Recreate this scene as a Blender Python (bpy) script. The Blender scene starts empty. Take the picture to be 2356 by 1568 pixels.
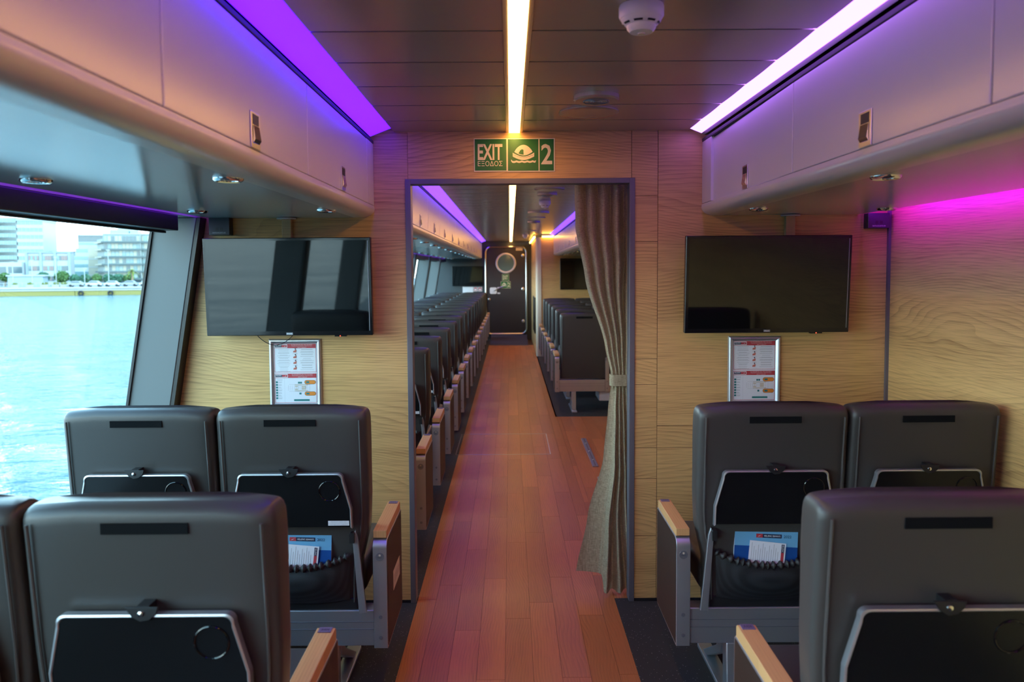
import bpy, bmesh, math, random
from mathutils import Vector, Matrix
random.seed(7)
PI = math.pi
SC = bpy.context.scene
COL = SC.collection

# ------------------------------------------------------------------ camera
FPX = 1750.0
PITCH, YAW, ROLL = math.atan(.056), .0022, .0064
EYE = 1.5
cam = bpy.data.cameras.new('camera'); camo = bpy.data.objects.new('camera', cam); COL.objects.link(camo)
fw = Vector((math.sin(YAW)*math.cos(PITCH), math.cos(YAW)*math.cos(PITCH), -math.sin(PITCH)))
rt = Vector((math.cos(YAW), -math.sin(YAW), 0)); up = rt.cross(fw)
r2 = rt*math.cos(ROLL) - up*math.sin(ROLL); u2 = up*math.cos(ROLL) + rt*math.sin(ROLL)
m = Matrix((r2, u2, -fw)).transposed().to_4x4(); m.translation = Vector((0, 0, EYE))
camo.matrix_world = m
cam.sensor_fit = 'HORIZONTAL'; cam.sensor_width = 36; cam.lens = FPX*36/2356
cam.shift_y = -(784-718)/2356.0
cam.clip_start = .02; cam.clip_end = 2000
cam.dof.use_dof = True; cam.dof.focus_distance = 3.2; cam.dof.aperture_fstop = 3.8
SC.camera = camo

# ------------------------------------------------------------------ sky, sun, exposure
w = bpy.data.worlds.new('sky'); SC.world = w; w.use_nodes = True
nt = w.node_tree; nt.nodes.clear()
bg = nt.nodes.new('ShaderNodeBackground'); wo = nt.nodes.new('ShaderNodeOutputWorld')
# hazy bright horizon turning blue towards the zenith
tcw = nt.nodes.new('ShaderNodeTexCoord'); spw = nt.nodes.new('ShaderNodeSeparateXYZ'); rw = nt.nodes.new('ShaderNodeValToRGB')
nt.links.new(tcw.outputs['Generated'], spw.inputs[0]); nt.links.new(spw.outputs['Z'], rw.inputs[0])
rw.color_ramp.elements[0].position = .03; rw.color_ramp.elements[0].color = (.86, .98, 1.0, 1)
rw.color_ramp.elements[1].position = 1.0; rw.color_ramp.elements[1].color = (.10, .22, .40, 1)
k_ = rw.color_ramp.elements.new(.35); k_.color = (.36, .60, .78, 1)
nt.links.new(rw.outputs[0], bg.inputs[0]); bg.inputs[1].default_value = 5.4
nt.links.new(bg.outputs[0], wo.inputs[0])
sun = bpy.data.lights.new('sun', 'SUN'); sun.energy = .9; sun.angle = .02; sun.color = (1, .93, .8)
suno = bpy.data.objects.new('sun', sun); COL.objects.link(suno)
suno.rotation_euler = Vector((-.62, .55, -.58)).to_track_quat('-Z', 'Y').to_euler()
vs = SC.view_settings
vs.view_transform = 'Standard'; vs.look = 'None'; vs.gamma = 1.0; vs.use_curve_mapping = False
vs.exposure = 1.08
cy = SC.cycles
cy.max_bounces = 6; cy.diffuse_bounces = 3; cy.glossy_bounces = 3; cy.transmission_bounces = 3; cy.transparent_max_bounces = 6
cy.use_adaptive_sampling = True; cy.adaptive_threshold = .03; cy.use_denoising = True; cy.caustics_reflective = False; cy.sample_clamp_indirect = 4.

# ------------------------------------------------------------------ materials
MATS = {}
def mat(name, col, rough=.5, metal=0., spec=.5, emit=None, estr=0., bump=None, coat=0.):
    m = bpy.data.materials.new(name); m.use_nodes = True
    b = m.node_tree.nodes['Principled BSDF']
    b.inputs['Base Color'].default_value = (*col, 1); b.inputs['Roughness'].default_value = rough
    b.inputs['Metallic'].default_value = metal; b.inputs['Specular IOR Level'].default_value = spec
    b.inputs['Coat Weight'].default_value = coat
    if emit:
        b.inputs['Emission Color'].default_value = (*emit, 1); b.inputs['Emission Strength'].default_value = estr
    if bump:
        N, L = m.node_tree.nodes, m.node_tree.links
        tc = N.new('ShaderNodeTexCoord'); n = N.new('ShaderNodeTexNoise'); n.inputs['Scale'].default_value = bump[0]
        n.inputs['Detail'].default_value = 3
        bp = N.new('ShaderNodeBump'); bp.inputs['Strength'].default_value = bump[1]; bp.inputs['Distance'].default_value = bump[2] if len(bump) > 2 else .002
        L.new(tc.outputs['Object'], n.inputs['Vector']); L.new(n.outputs['Fac'], bp.inputs['Height']); L.new(bp.outputs['Normal'], b.inputs['Normal'])
    MATS[name] = m
    return m
def nodes(m): return m.node_tree.nodes, m.node_tree.links, m.node_tree.nodes['Principled BSDF']
def mathn(N, L, op, a, b=None, clamp=False):
    n = N.new('ShaderNodeMath'); n.operation = op; n.use_clamp = clamp
    for i, v in enumerate((a, b)):
        if v is None: continue
        if isinstance(v, (int, float)): n.inputs[i].default_value = v
        else: L.new(v, n.inputs[i])
    return n.outputs[0]
def wood(name, light, dark, along='X', rough=.42, ring=64., vary=.0, fine=.34, spec=.4, stretch=.5, amp=.42):
    """laminate with grain along one axis, cathedral rings across, pores and fine fibre"""
    m = mat(name, light, rough, spec=spec); N, L, B = nodes(m)
    tc = N.new('ShaderNodeTexCoord'); oi = N.new('ShaderNodeObjectInfo')
    sep = N.new('ShaderNodeSeparateXYZ'); L.new(tc.outputs['Object'], sep.inputs[0])
    if along == 'X': a, c = sep.outputs['X'], sep.outputs['Z']
    elif along == 'YZ': a, c = sep.outputs['Y'], sep.outputs['Z']
    else: a, c = sep.outputs['Y'], sep.outputs['X']
    off = mathn(N, L, 'MULTIPLY', oi.outputs['Random'], 37.0)
    a2 = mathn(N, L, 'ADD', a, off)
    def vec(sa, sc_, extra=0.):
        cb = N.new('ShaderNodeCombineXYZ')
        L.new(mathn(N, L, 'MULTIPLY', a2, sa), cb.inputs[0]); L.new(mathn(N, L, 'MULTIPLY', c, sc_), cb.inputs[1])
        L.new(mathn(N, L, 'ADD', off, extra), cb.inputs[2]); return cb.outputs[0]
    def noise(v, scale, det=2.):
        n = N.new('ShaderNodeTexNoise'); n.inputs['Scale'].default_value = scale; n.inputs['Detail'].default_value = det
        L.new(v, n.inputs['Vector']); return n.outputs['Fac']
    big = noise(vec(stretch, 1.5), 1.6, 1.)
    mid = noise(vec(stretch*3, 5.0, 9.), 1.5, 2.)
    h = mathn(N, L, 'ADD', c, mathn(N, L, 'ADD', mathn(N, L, 'MULTIPLY', big, amp), mathn(N, L, 'MULTIPLY', mid, amp*.12)))
    rings = mathn(N, L, 'FRACT', mathn(N, L, 'MULTIPLY', h, ring))
    rings = mathn(N, L, 'POWER', rings, 2.6)
    patch = noise(vec(.9, 7.0, 3.), 1.6, 2.)
    patch = mathn(N, L, 'MULTIPLY', mathn(N, L, 'SUBTRACT', patch, .38), 4.0, clamp=True)
    fib = noise(vec(7., 330., 7.), 1.0, 2.)
    fibp = mathn(N, L, 'MULTIPLY', mathn(N, L, 'SUBTRACT', fib, .46), 5.0, clamp=True)
    rings = mathn(N, L, 'MULTIPLY', rings, mathn(N, L, 'ADD', mathn(N, L, 'MULTIPLY', patch, .75), .15))
    band = noise(vec(.22, 8., 5.), 1.0, 3.)
    f = mathn(N, L, 'ADD', mathn(N, L, 'MULTIPLY', rings, .55), mathn(N, L, 'MULTIPLY', fibp, fine))
    f = mathn(N, L, 'ADD', f, mathn(N, L, 'MULTIPLY', mathn(N, L, 'SUBTRACT', band, .42), .6), clamp=True)
    mix = N.new('ShaderNodeMix'); mix.data_type = 'RGBA'
    mix.inputs['A'].default_value = (*light, 1); mix.inputs['B'].default_value = (*dark, 1)
    L.new(f, mix.inputs['Factor'])
    out = mix.outputs['Result']
    if vary:
        hs = N.new('ShaderNodeHueSaturation'); L.new(out, hs.inputs['Color'])
        L.new(mathn(N, L, 'ADD', mathn(N, L, 'MULTIPLY', oi.outputs['Random'], vary), 1.-vary/2), hs.inputs['Value'])
        out = hs.outputs['Color']
    L.new(out, B.inputs['Base Color'])
    bp = N.new('ShaderNodeBump'); bp.inputs['Strength'].default_value = .12; bp.inputs['Distance'].default_value = .001
    L.new(f, bp.inputs['Height']); L.new(bp.outputs['Normal'], B.inputs['Normal'])
    return m
M = MATS
wood('oak_wall', (.72, .445, .17), (.28, .14, .045), 'X')
wood('oak_side', (.72, .445, .17), (.28, .14, .045), 'YZ')
wood('oak_conduit', (.55, .38, .19), (.40, .25, .11), 'YZ')
wood('plank', (.54, .175, .06), (.26, .078, .028), 'Y', rough=.36, ring=85, vary=.30, fine=.25, stretch=.9, amp=.16)
wood('arm_wood', (.66, .36, .15), (.45, .22, .08), 'Y', rough=.4, fine=.2, ring=120, amp=.05)
wood('arm_laminate', (.034, .019, .013), (.018, .011, .008), 'YZ', rough=.5, fine=.4, ring=90)
mat('joint', (.33, .20, .09), .7)
mat('floor_joint', (.075, .03, .016), .8)
mat('metal_trim', (.16, .15, .17), .4, .3)
mat('ceiling_panel', (.46, .425, .36), .24, .45)
mat('ceiling_gap', (.03, .027, .03), .7)
mat('bin_white', (.74, .70, .64), .24, spec=.75)
mat('bin_under', (.66, .66, .62), .13, spec=.6)
mat('bin_gap', (.06, .05, .06), .6)
mat('steel', (.62, .60, .60), .28, 1.)
mat('chrome', (.8, .8, .8), .08, 1.)
mat('alu', (.55, .56, .60), .36, .85)
mat('alu_dark', (.30, .32, .37), .4, .8)
mat('black', (.012, .012, .014), .45)
mat('black_gloss', (.004, .004, .005), .06, spec=.5)
mat('tray_black', (.008, .008, .009), .22, spec=.4)
mat('tv_screen', (.003, .004, .005), .035, spec=.6)
mat('tv_bezel', (.008, .008, .010), .12)
mat('leather', (.054, .049, .046), .40, spec=.5, bump=(420., .25, .0008))
mat('leather_pipe', (.075, .068, .065), .36)
mat('velcro', (.007, .008, .009), .95, spec=.1)
mat('pocket_hem', (.028, .025, .024), .55)
mat('pillar', (.155, .17, .168), .45)
mat('pillar_black', (.012, .013, .014), .4)
mat('blind_box', (.030, .032, .042), .42)
mat('white', (.75, .76, .78), .4)
mat('plastic_white', (.72, .70, .74), .35)
mat('paper', (.78, .80, .85), .5)
mat('print_grey', (.36, .37, .40), .6)
mat('print_dark', (.06, .07, .09), .6)
mat('print_red', (.50, .045, .06), .5)
mat('print_wine', (.32, .035, .09), .5)
mat('print_orange', (.80, .26, .03), .5)
mat('print_teal', (.02, .20, .20), .5)
mat('print_tan', (.60, .52, .40), .6)
mat('skin_red', (.55, .16, .12), .6)
mat('sign_green', (.012, .15, .035), .3)
mat('sign_cream', (.80, .72, .50), .35)
mat('cover_sky', (.16, .42, .66), .3)
mat('cover_sea', (.012, .075, .30), .3)
mat('navy', (.012, .016, .055), .4)
mat('led_red', (.5, .02, .01), .4, emit=(1, .05, .02), estr=3.)
mat('led_warm', (1, .8, .5), .4, emit=(1, .50, .13), estr=9.)
mat('led_amber', (1, .7, .2), .4, emit=(1, .50, .08), estr=7.)
mat('led_purple', (.3, .1, .6), .5, emit=(.045, .003, 1.), estr=3.2)
mat('led_violet', (.5, .3, .8), .5, emit=(.40, .14, 1.), estr=3.0)
mat('led_far', (.5, .3, .8), .5, emit=(.11, .03, 1.), estr=1.9)
mat('led_magenta', (.5, .1, .8), .5, emit=(.36, .006, 1.), estr=13.)
mat('led_blind', (.3, .1, .6), .5, emit=(.20, .012, 1.), estr=1.6)
mat('plate_purple', (.16, .12, .22), .35)
mat('cream', (.72, .64, .48), .4)
mat('door_dark', (.030, .026, .030), .5)
mat('ramp', (.050, .040, .085), .85)
mat('rubber', (.01, .01, .011), .7)
mat('smoked', (.02, .018, .018), .15)
mat('reveal_dark', (.05, .06, .065), .5)

def speckle(name, base, spot, scale, thr):
    m = mat(name, base, .75); N, L, B = nodes(m)
    tc = N.new('ShaderNodeTexCoord'); v = N.new('ShaderNodeTexVoronoi'); v.inputs['Scale'].default_value = scale
    L.new(tc.outputs['Object'], v.inputs['Vector'])
    s = N.new('ShaderNodeSeparateColor'); L.new(v.outputs['Color'], s.inputs[0])
    near = mathn(N, L, 'LESS_THAN', v.outputs['Distance'], .20)
    k = mathn(N, L, 'MULTIPLY', near, mathn(N, L, 'GREATER_THAN', s.outputs[0], thr))
    mx = N.new('ShaderNodeMix'); mx.data_type = 'RGBA'; mx.inputs['A'].default_value = (*base, 1); mx.inputs['B'].default_value = (*spot, 1)
    L.new(k, mx.inputs['Factor']); L.new(mx.outputs['Result'], B.inputs['Base Color'])
speckle('carpet', (.026, .023, .025), (.30, .28, .26), 130., .80)

def fabric(name, col, col2, sc=900.):
    m = mat(name, col, .85, spec=.2); N, L, B = nodes(m)
    tc = N.new('ShaderNodeTexCoord'); mp = N.new('ShaderNodeMapping'); L.new(tc.outputs['Object'], mp.inputs[0])
    fs = []
    for s in ((sc, sc, 25.), (60., 60., sc)):
        mp = N.new('ShaderNodeMapping'); mp.inputs['Scale'].default_value = s; L.new(tc.outputs['Object'], mp.inputs[0])
        n = N.new('ShaderNodeTexNoise'); n.inputs['Scale'].default_value = 1.; n.inputs['Detail'].default_value = 1; L.new(mp.outputs[0], n.inputs['Vector']); fs.append(n.outputs['Fac'])
    f = mathn(N, L, 'MULTIPLY', mathn(N, L, 'ADD', fs[0], fs[1]), .5)
    cr = N.new('ShaderNodeValToRGB'); cr.color_ramp.elements[0].position = .38; cr.color_ramp.elements[1].position = .62
    cr.color_ramp.elements[0].color = (*col, 1); cr.color_ramp.elements[1].color = (*col2, 1)
    L.new(f, cr.inputs[0]); L.new(cr.outputs[0], B.inputs['Base Color'])
    # cloth lets a little lamplight through
    tr = N.new('ShaderNodeBsdfTranslucent'); L.new(cr.outputs[0], tr.inputs[0])
    ms = N.new('ShaderNodeMixShader'); ms.inputs[0].default_value = .22
    out = N['Material Output']; L.new(B.outputs[0], ms.inputs[1]); L.new(tr.outputs[0], ms.inputs[2]); L.new(ms.outputs[0], out.inputs[0])
fabric('curtain_cloth', (.25, .20, .12), (.52, .43, .28))

def mesh_fabric(name):
    m = mat(name, (.012, .013, .015), .5); N, L, B = nodes(m)
    tc = N.new('ShaderNodeTexCoord'); mp = N.new('ShaderNodeMapping'); mp.inputs['Scale'].default_value = (1, .4, 1)
    mp.inputs['Rotation'].default_value = (0, .78, 0); L.new(tc.outputs['Object'], mp.inputs[0])
    v = N.new('ShaderNodeTexVoronoi'); v.inputs['Scale'].default_value = 260.; v.inputs['Randomness'].default_value = 0.; L.new(mp.outputs[0], v.inputs['Vector'])
    k = mathn(N, L, 'LESS_THAN', v.outputs['Distance'], .33)
    mx = N.new('ShaderNodeMix'); mx.data_type = 'RGBA'; mx.inputs['A'].default_value = (.010, .011, .013, 1); mx.inputs['B'].default_value = (.040, .046, .055, 1)
    L.new(k, mx.inputs['Factor']); L.new(mx.outputs['Result'], B.inputs['Base Color'])
mesh_fabric('pocket_mesh')

def glass(name, tint, refl=.06):
    m = bpy.data.materials.new(name); m.use_nodes = True; N, L = m.node_tree.nodes, m.node_tree.links; N.clear()
    o = N.new('ShaderNodeOutputMaterial'); t = N.new('ShaderNodeBsdfTransparent'); g = N.new('ShaderNodeBsdfGlossy')
    t.inputs[0].default_value = (*tint, 1); g.inputs['Roughness'].default_value = .02
    lw = N.new('ShaderNodeLayerWeight'); lw.inputs[0].default_value = .5
    f = mathn(N, L, 'ADD', mathn(N, L, 'MULTIPLY', mathn(N, L, 'POWER', lw.outputs['Facing'], 5.), .75), refl*.5)
    ms = N.new('ShaderNodeMixShader'); L.new(f, ms.inputs[0]); L.new(t.outputs[0], ms.inputs[1]); L.new(g.outputs[0], ms.inputs[2]); L.new(ms.outputs[0], o.inputs[0])
    MATS[name] = m
glass('window_glass', (.81, .98, 1.0))
def sea_mat():
    m = mat('sea', (.008, .095, .12), .10, spec=.30); N, L, B = nodes(m)
    tc = N.new('ShaderNodeTexCoord'); hs = []
    for s, r, k in (((1.0, 2.6, 1), .35, .30), ((3.6, 8.0, 1), .2, .10), ((.12, .3, 1), .5, 1.3)):
        mp = N.new('ShaderNodeMapping'); mp.inputs['Scale'].default_value = s; mp.inputs['Rotation'].default_value = (0, 0, r); L.new(tc.outputs['Object'], mp.inputs[0])
        n = N.new('ShaderNodeTexNoise'); n.inputs['Scale'].default_value = 1.; n.inputs['Detail'].default_value = 4; n.inputs['Roughness'].default_value = .6
        L.new(mp.outputs[0], n.inputs['Vector']); hs.append(mathn(N, L, 'MULTIPLY', n.outputs['Fac'], k))
    h = mathn(N, L, 'ADD', mathn(N, L, 'ADD', hs[0], hs[1]), hs[2])
    bp = N.new('ShaderNodeBump'); bp.inputs['Strength'].default_value = 1.; bp.inputs['Distance'].default_value = 1.2
    L.new(h, bp.inputs['Height']); L.new(bp.outputs['Normal'], B.inputs['Normal'])
sea_mat()

# ------------------------------------------------------------------ geometry helpers
class MB:
    def __init__(s): s.v = []; s.f = []
    def add(s, vs, fs):
        n = len(s.v); s.v += [tuple(p) for p in vs]; s.f += [tuple(n+i for i in f) for f in fs]; return s
    def box(s, x0, x1, y0, y1, z0, z1):
        v = [(x, y, z) for z in (z0, z1) for y in (y0, y1) for x in (x0, x1)]
        return s.add(v, [(0, 2, 3, 1), (4, 5, 7, 6), (0, 1, 5, 4), (2, 6, 7, 3), (0, 4, 6, 2), (1, 3, 7, 5)])
    def prism(s, poly, axis, a, b):
        n = len(poly)
        def P(p, t): return {'x': (t, p[0], p[1]), 'y': (p[0], t, p[1]), 'z': (p[0], p[1], t)}[axis]
        return s.add([P(p, a) for p in poly]+[P(p, b) for p in poly],
                     [tuple(range(n)), tuple(range(2*n-1, n-1, -1))]+[(i, n+i, n+(i+1) % n, (i+1) % n) for i in range(n)])
    def loft(s, rings, caps=True):
        n = len(rings[0]); base = []
        vs = [p for r in rings for p in r]
        fs = [(k*n+i, k*n+(i+1) % n, (k+1)*n+(i+1) % n, (k+1)*n+i) for k in range(len(rings)-1) for i in range(n)]
        if caps: fs += [tuple(range(n-1, -1, -1)), tuple(range((len(rings)-1)*n, len(rings)*n))]
        return s.add(vs, fs)
    def tube(s, pts, r, n=8, closed=False):
        pts = [Vector(p) for p in pts]; rings = []; N = len(pts); up = None
        for i, p in enumerate(pts):
            a = pts[(i-1) % N] if (i > 0 or closed) else p; b = pts[(i+1) % N] if (i < N-1 or closed) else p
            t = (b-a).normalized()
            if up is None: up = Vector((0, 0, 1)) if abs(t.z) < .9 else Vector((1, 0, 0))
            sx = t.cross(up).normalized(); up = sx.cross(t).normalized()
            rr = r[i] if isinstance(r, (list, tuple)) else r
            rings.append([p+sx*math.cos(2*PI*k/n)*rr+up*math.sin(2*PI*k/n)*rr for k in range(n)])
        if closed: rings.append(rings[0])
        return s.loft(rings, not closed)
    def lathe(s, prof, c=(0, 0, 0), axis='z', n=24):
        rings = []
        for r, h in prof:
            ring = []
            for k in range(n):
                a = 2*PI*k/n; x, y = r*math.cos(a), r*math.sin(a)
                q = {'z': (x, y, h), 'y': (x, h, y), 'x': (h, x, y)}[axis]
                ring.append((c[0]+q[0], c[1]+q[1], c[2]+q[2]))
            rings.append(ring)
        return s.loft(rings)
    def grid(s, nu, nv, fn, wrap=False):
        vs = [fn(i/nu, j/nv) for j in range(nv+1) for i in range(nu+1)]
        return s.add(vs, [(j*(nu+1)+i, j*(nu+1)+i+1, (j+1)*(nu+1)+i+1, (j+1)*(nu+1)+i) for j in range(nv) for i in range(nu)])
    def mesh(s, name, bevel=0., seg=2, smooth=True, ang=38):
        me = bpy.data.meshes.new(name); me.from_pydata(s.v, [], s.f)
        bm = bmesh.new(); bm.from_mesh(me)
        bmesh.ops.recalc_face_normals(bm, faces=bm.faces)
        if bevel:
            es = [e for e in bm.edges if e.is_manifold and e.calc_face_angle(0) > .5]
            bmesh.ops.bevel(bm, geom=es, offset=bevel, segments=seg, profile=.5, affect='EDGES', clamp_overlap=True)
        bm.to_mesh(me); bm.free()
        if smooth and bevel:      # bevelled flats keep their flat shading: normals weighted by face area
            acc = [Vector((0, 0, 0)) for _ in me.vertices]
            for p in me.polygons:
                n_ = p.normal*p.area**1.0
                for i in p.vertices: acc[i] += n_
            me.polygons.foreach_set('use_smooth', [True]*len(me.polygons))
            me.normals_split_custom_set_from_vertices([a.normalized() if a.length > 0 else Vector((0, 0, 1)) for a in acc])
        elif smooth:
            me.polygons.foreach_set('use_smooth', [True]*len(me.polygons)); me.set_sharp_from_angle(angle=math.radians(ang))
        return me
def link(name, me, material, parent=None, loc=None):
    if material and not me.materials: me.materials.append(M[material])
    o = bpy.data.objects.new(name, me); COL.objects.link(o)
    if parent: o.parent = parent
    if loc: o.location = loc
    return o
def part(name, mb, material, parent=None, bevel=0., seg=2, smooth=True, ang=38):
    return link(name, mb.mesh(name, bevel, seg, smooth, ang), material, parent)
def empty(name, loc=(0, 0, 0)):
    o = bpy.data.objects.new(name, None); COL.objects.link(o); o.location = loc; o.empty_display_size = .05; return o
def tag(o, label=None, cat=None, group=None, kind=None):
    if label: o['label'] = label
    if cat: o['category'] = cat
    if group: o['group'] = group
    if kind: o['kind'] = kind
    return o
def copy_tree(o, parent=None):
    c = o.copy(); COL.objects.link(c)
    if parent: c.parent = parent
    for ch in KIDS.get(o.name, [k for k in o.children]): copy_tree(ch, c)
    return c
KIDS = {}
def rrect(x0, x1, z0, z1, r, n=5):
    p = []
    for cx, cz, a0 in ((x1-r, z1-r, 0), (x0+r, z1-r, PI/2), (x0+r, z0+r, PI), (x1-r, z0+r, 3*PI/2)):
        for k in range(n+1):
            a = a0+PI/2*k/n; p.append((cx+r*math.cos(a), cz+r*math.sin(a)))
    return p
def text_mesh(s, size, cx=0, cz=0, y=0, bold=0., width=None, align='CENTER', rot=0., height=None):
    """flat lettering standing in the x-z plane, read from -y"""
    cu = bpy.data.curves.new('t', 'FONT'); cu.body = s; cu.size = size; cu.align_x = 'CENTER'; cu.align_y = 'CENTER'; cu.offset = bold; cu.resolution_u = 2; cu.fill_mode = 'FRONT'
    o = bpy.data.objects.new('t', cu); COL.objects.link(o); dg = bpy.context.evaluated_depsgraph_get(); dg.update()
    me = bpy.data.meshes.new_from_object(o.evaluated_get(dg)); bpy.data.objects.remove(o); bpy.data.curves.remove(cu)
    vs = [v.co.copy() for v in me.vertices]; fs = [tuple(p.vertices) for p in me.polygons]; bpy.data.meshes.remove(me)
    mb = MB()
    if not vs: return mb
    x0, x1 = min(v.x for v in vs), max(v.x for v in vs); y0, y1 = min(v.y for v in vs), max(v.y for v in vs)
    kx = (width/(x1-x0)) if width else 1.; ky = (height/(y1-y0)) if height else 1.
    P = []
    for v in vs:
        a, b = (v.x-(x0+x1)/2)*kx, (v.y-(y0+y1)/2)*ky
        a, b = a*math.cos(rot)-b*math.sin(rot), a*math.sin(rot)+b*math.cos(rot)
        P.append((cx+a, y, cz+b))
    return mb.add(P, fs)
def flat(mb, x0, x1, z0, z1, y):
    return mb.add([(x0, y, z0), (x1, y, z0), (x1, y, z1), (x0, y, z1)], [(0, 1, 2, 3)])
def poly(mb, pts, y): return mb.add([(p[0], y, p[1]) for p in pts], [tuple(range(len(pts)))])
NUM = 'first second third fourth fifth sixth seventh eighth ninth tenth eleventh twelfth thirteenth fourteenth fifteenth sixteenth'.split()

# ------------------------------------------------------------------ dimensions
WY = 3.365            # near face of the bulkhead
WT = .055
YB, YF = -3.2, 16.3   # back wall, far wall
ZC = 2.102            # ceiling
XW = 1.676            # right side wall of the near cabin
XW2 = 1.90            # right side wall beyond the doorway
BL, BR, BR2 = -.595, .845, .745   # faces of the overhead bins
ZU = 1.733            # underside of the bins
CL, CRR = -.430, .467 # edges of the plank aisle
def gx(z): return -1.53-.1705*(1.671-z)     # leaning window glass
def px_(z): return -1.36-.1705*(1.671-z)    # leaning inner face of the pillars

# ------------------------------------------------------------------ floor
fl = part('floor', MB().box(-1.75, 2.0, YB, YF+.3, -.06, -.004), 'carpet'); tag(fl, 'floor of the cabin, speckled dark vinyl beside a red-brown plank aisle', kind='structure')
cp = part('carpet', MB().box(-1.66, CL, YB, YF, -.004, 0), 'carpet', fl, smooth=False)
part('carpet', MB().box(CRR, XW, YB, WY+.03, -.004, 0), 'carpet', fl, smooth=False)
part('carpet', MB().box(.452, XW2, 7.69, 13.1, -.004, 0), 'carpet', fl, smooth=False)
part('plank_bed', MB().box(CL, CRR, YB, YF, -.004, -.0022).box(CRR, XW2, WY+.03, 7.69, -.004, -.0022), 'floor_joint', fl, smooth=False)
seams = [CL]+[-.028+.106*k for k in range(-3, 5)]+[CRR]
PL, G = .915, .0012
pm = {}
def plank(x0, x1, y0, y1):
    key = (round(x1-x0, 4), round(y1-y0, 3))
    if key not in pm:
        pm[key] = MB().box(-(x1-x0)/2+G/2, (x1-x0)/2-G/2, -(y1-y0)/2+G/2, (y1-y0)/2-G/2, -.004, 0).mesh('plank', smooth=False)
    link('plank', pm[key], 'plank', fl, ((x0+x1)/2, (y0+y1)/2, 0))
def plank_run(x0, x1, ya, yb, ph):
    y = ya-ph*PL
    while y < yb-.02:
        a, b = max(y, ya), min(y+PL, yb)
        if b-a > .02: plank(x0, x1, a, b)
        y += PL
for i in range(len(seams)-1):
    plank_run(seams[i], seams[i+1], YB+1.4, YF-1.2, random.random())
for k in range(6):
    x0 = CRR if k == 0 else .502+.106*(k-1); plank_run(x0, .502+.106*k, WY+.03, 7.69, random.random())
o = MB()
for k in range(8): o.box(1.032+.106*k+G, 1.032+.106*(k+1), WY+.03, 7.69, -.004, 0)
tag(part('plank_field', o, 'plank', fl, smooth=False), kind='stuff')

# ------------------------------------------------------------------ ceiling
ce = part('ceiling', MB().box(-1.9, 2.1, YB-.1, YF+.4, 2.26, 2.32), 'ceiling_gap'); tag(ce, 'ceiling of brown metal panels with a warm light strip', kind='structure')
part('backing', MB().box(-.50, BR, YB, WY, ZC+.012, ZC+.02).box(-.50, BR2, WY+WT, YF, ZC+.012, ZC+.02), 'ceiling_gap', ce, smooth=False)
LS0, LS1 = -.001, .046
CP = .289; gp = .010
cm = {}
def cpanel(x0, x1, y0, y1):
    key = (round(x1-x0, 4), round(y1-y0, 3))
    if key not in cm: 
        d_ = (y1-y0)/2; lo_ = [(-d_+2*d_*j/8, .0007*(2*j/8-1)**2) for j in range(9)]      # slightly bowed pan
        cm[key] = MB().prism(lo_+[(d_, .014), (-d_, .014)], 'x', -(x1-x0)/2, (x1-x0)/2).mesh('ceiling_panel', ang=30)
    link('ceiling_panel', cm[key], 'ceiling_panel', ce, ((x0+x1)/2, (y0+y1)/2, ZC))
ys = [3.116-CP*k for k in range(22, -1, -1)]
ys = [YB]+[y for y in ys if y > YB+.05]+[WY]
for a, b in zip(ys, ys[1:]):
    for x0, x1 in ((-.502, LS0-.014), (LS1+.014, BR)): cpanel(x0, x1, a+gp/2, b-gp/2)
y = WY+WT; i = 0
while y < YF-.02:
    b = min(y+CP, YF)
    for x0, x1 in ((-.502, LS0-.014), (LS1+.014, BR2 if y < 13 else .46)):
        if b-y > .03: cpanel(x0, x1, y+gp/2, b-gp/2)
    y += CP
for ya, yb, lab in ((YB+.3, WY-.004, 'long warm white ceiling light strip above the aisle in the near cabin'), (WY+WT+.004, YF-.05, 'long warm white ceiling light strip seen beyond the doorway')):
    e = empty('ceiling_light', (0, 0, ZC)); tag(e, lab, 'light', 'ceiling light strips')
    part('channel', MB().box(LS0-.013, LS0, ya, yb, -.004, .02).box(LS1, LS1+.013, ya, yb, -.004, .02), 'ceiling_panel', e)
    part('diffuser', MB().box(LS0, LS1, ya, yb, -.006, .006), 'led_warm', e)

# ------------------------------------------------------------------ walls
def slant_poly(x1, z0, z1, fx=gx): return [(fx(z0), z0), (x1, z0), (x1, z1), (fx(z1), z1)]
wf = part('wall_front', MB().prism(slant_poly(-.445, 0, 2.26), 'y', WY+.006, WY+WT-.006).box(.538, XW2+.1, WY+.006, WY+WT-.006, 0, 2.26).box(-.445, .538, WY+.006, WY+WT-.006, 1.884, 2.26), 'joint', smooth=False)
tag(wf, 'oak laminate bulkhead with a curtained doorway', kind='structure')
def wpanel(pts, y0=WY, y1=WY+.006, nm='wall_panel', m_='oak_wall', par=wf):
    cx = sum(p[0] for p in pts)/len(pts); cz = sum(p[1] for p in pts)/len(pts)
    me = MB().prism([(p[0]-cx, p[1]-cz) for p in pts], 'y', y0-WY, y1-WY).mesh(nm, bevel=.0008, seg=1)
    return link(nm, me, m_, par, (cx, WY, cz))
g2 = .0010
def rect(x0, x1, z0, z1): return [(x0+g2, z0+g2), (x1-g2, z0+g2), (x1-g2, z1-g2), (x0+g2, z1-g2)]
wpanel([(gx(.012), .012), (-.446, .012), (-.446, 2.2), (gx(2.2), 2.2)])            # left of the doorway
wpanel(rect(-.446, .536, 1.884, 2.2))                                              # above the doorway
zz = [.012, .30, .56, .70, .985, 1.10, 1.62, 1.82, 2.2]
for a, b in zip(zz, zz[1:]): wpanel(rect(.536, .652, a, b))                         # narrow column of panels
zz = [.012, .70, .80, 2.2]
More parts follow.
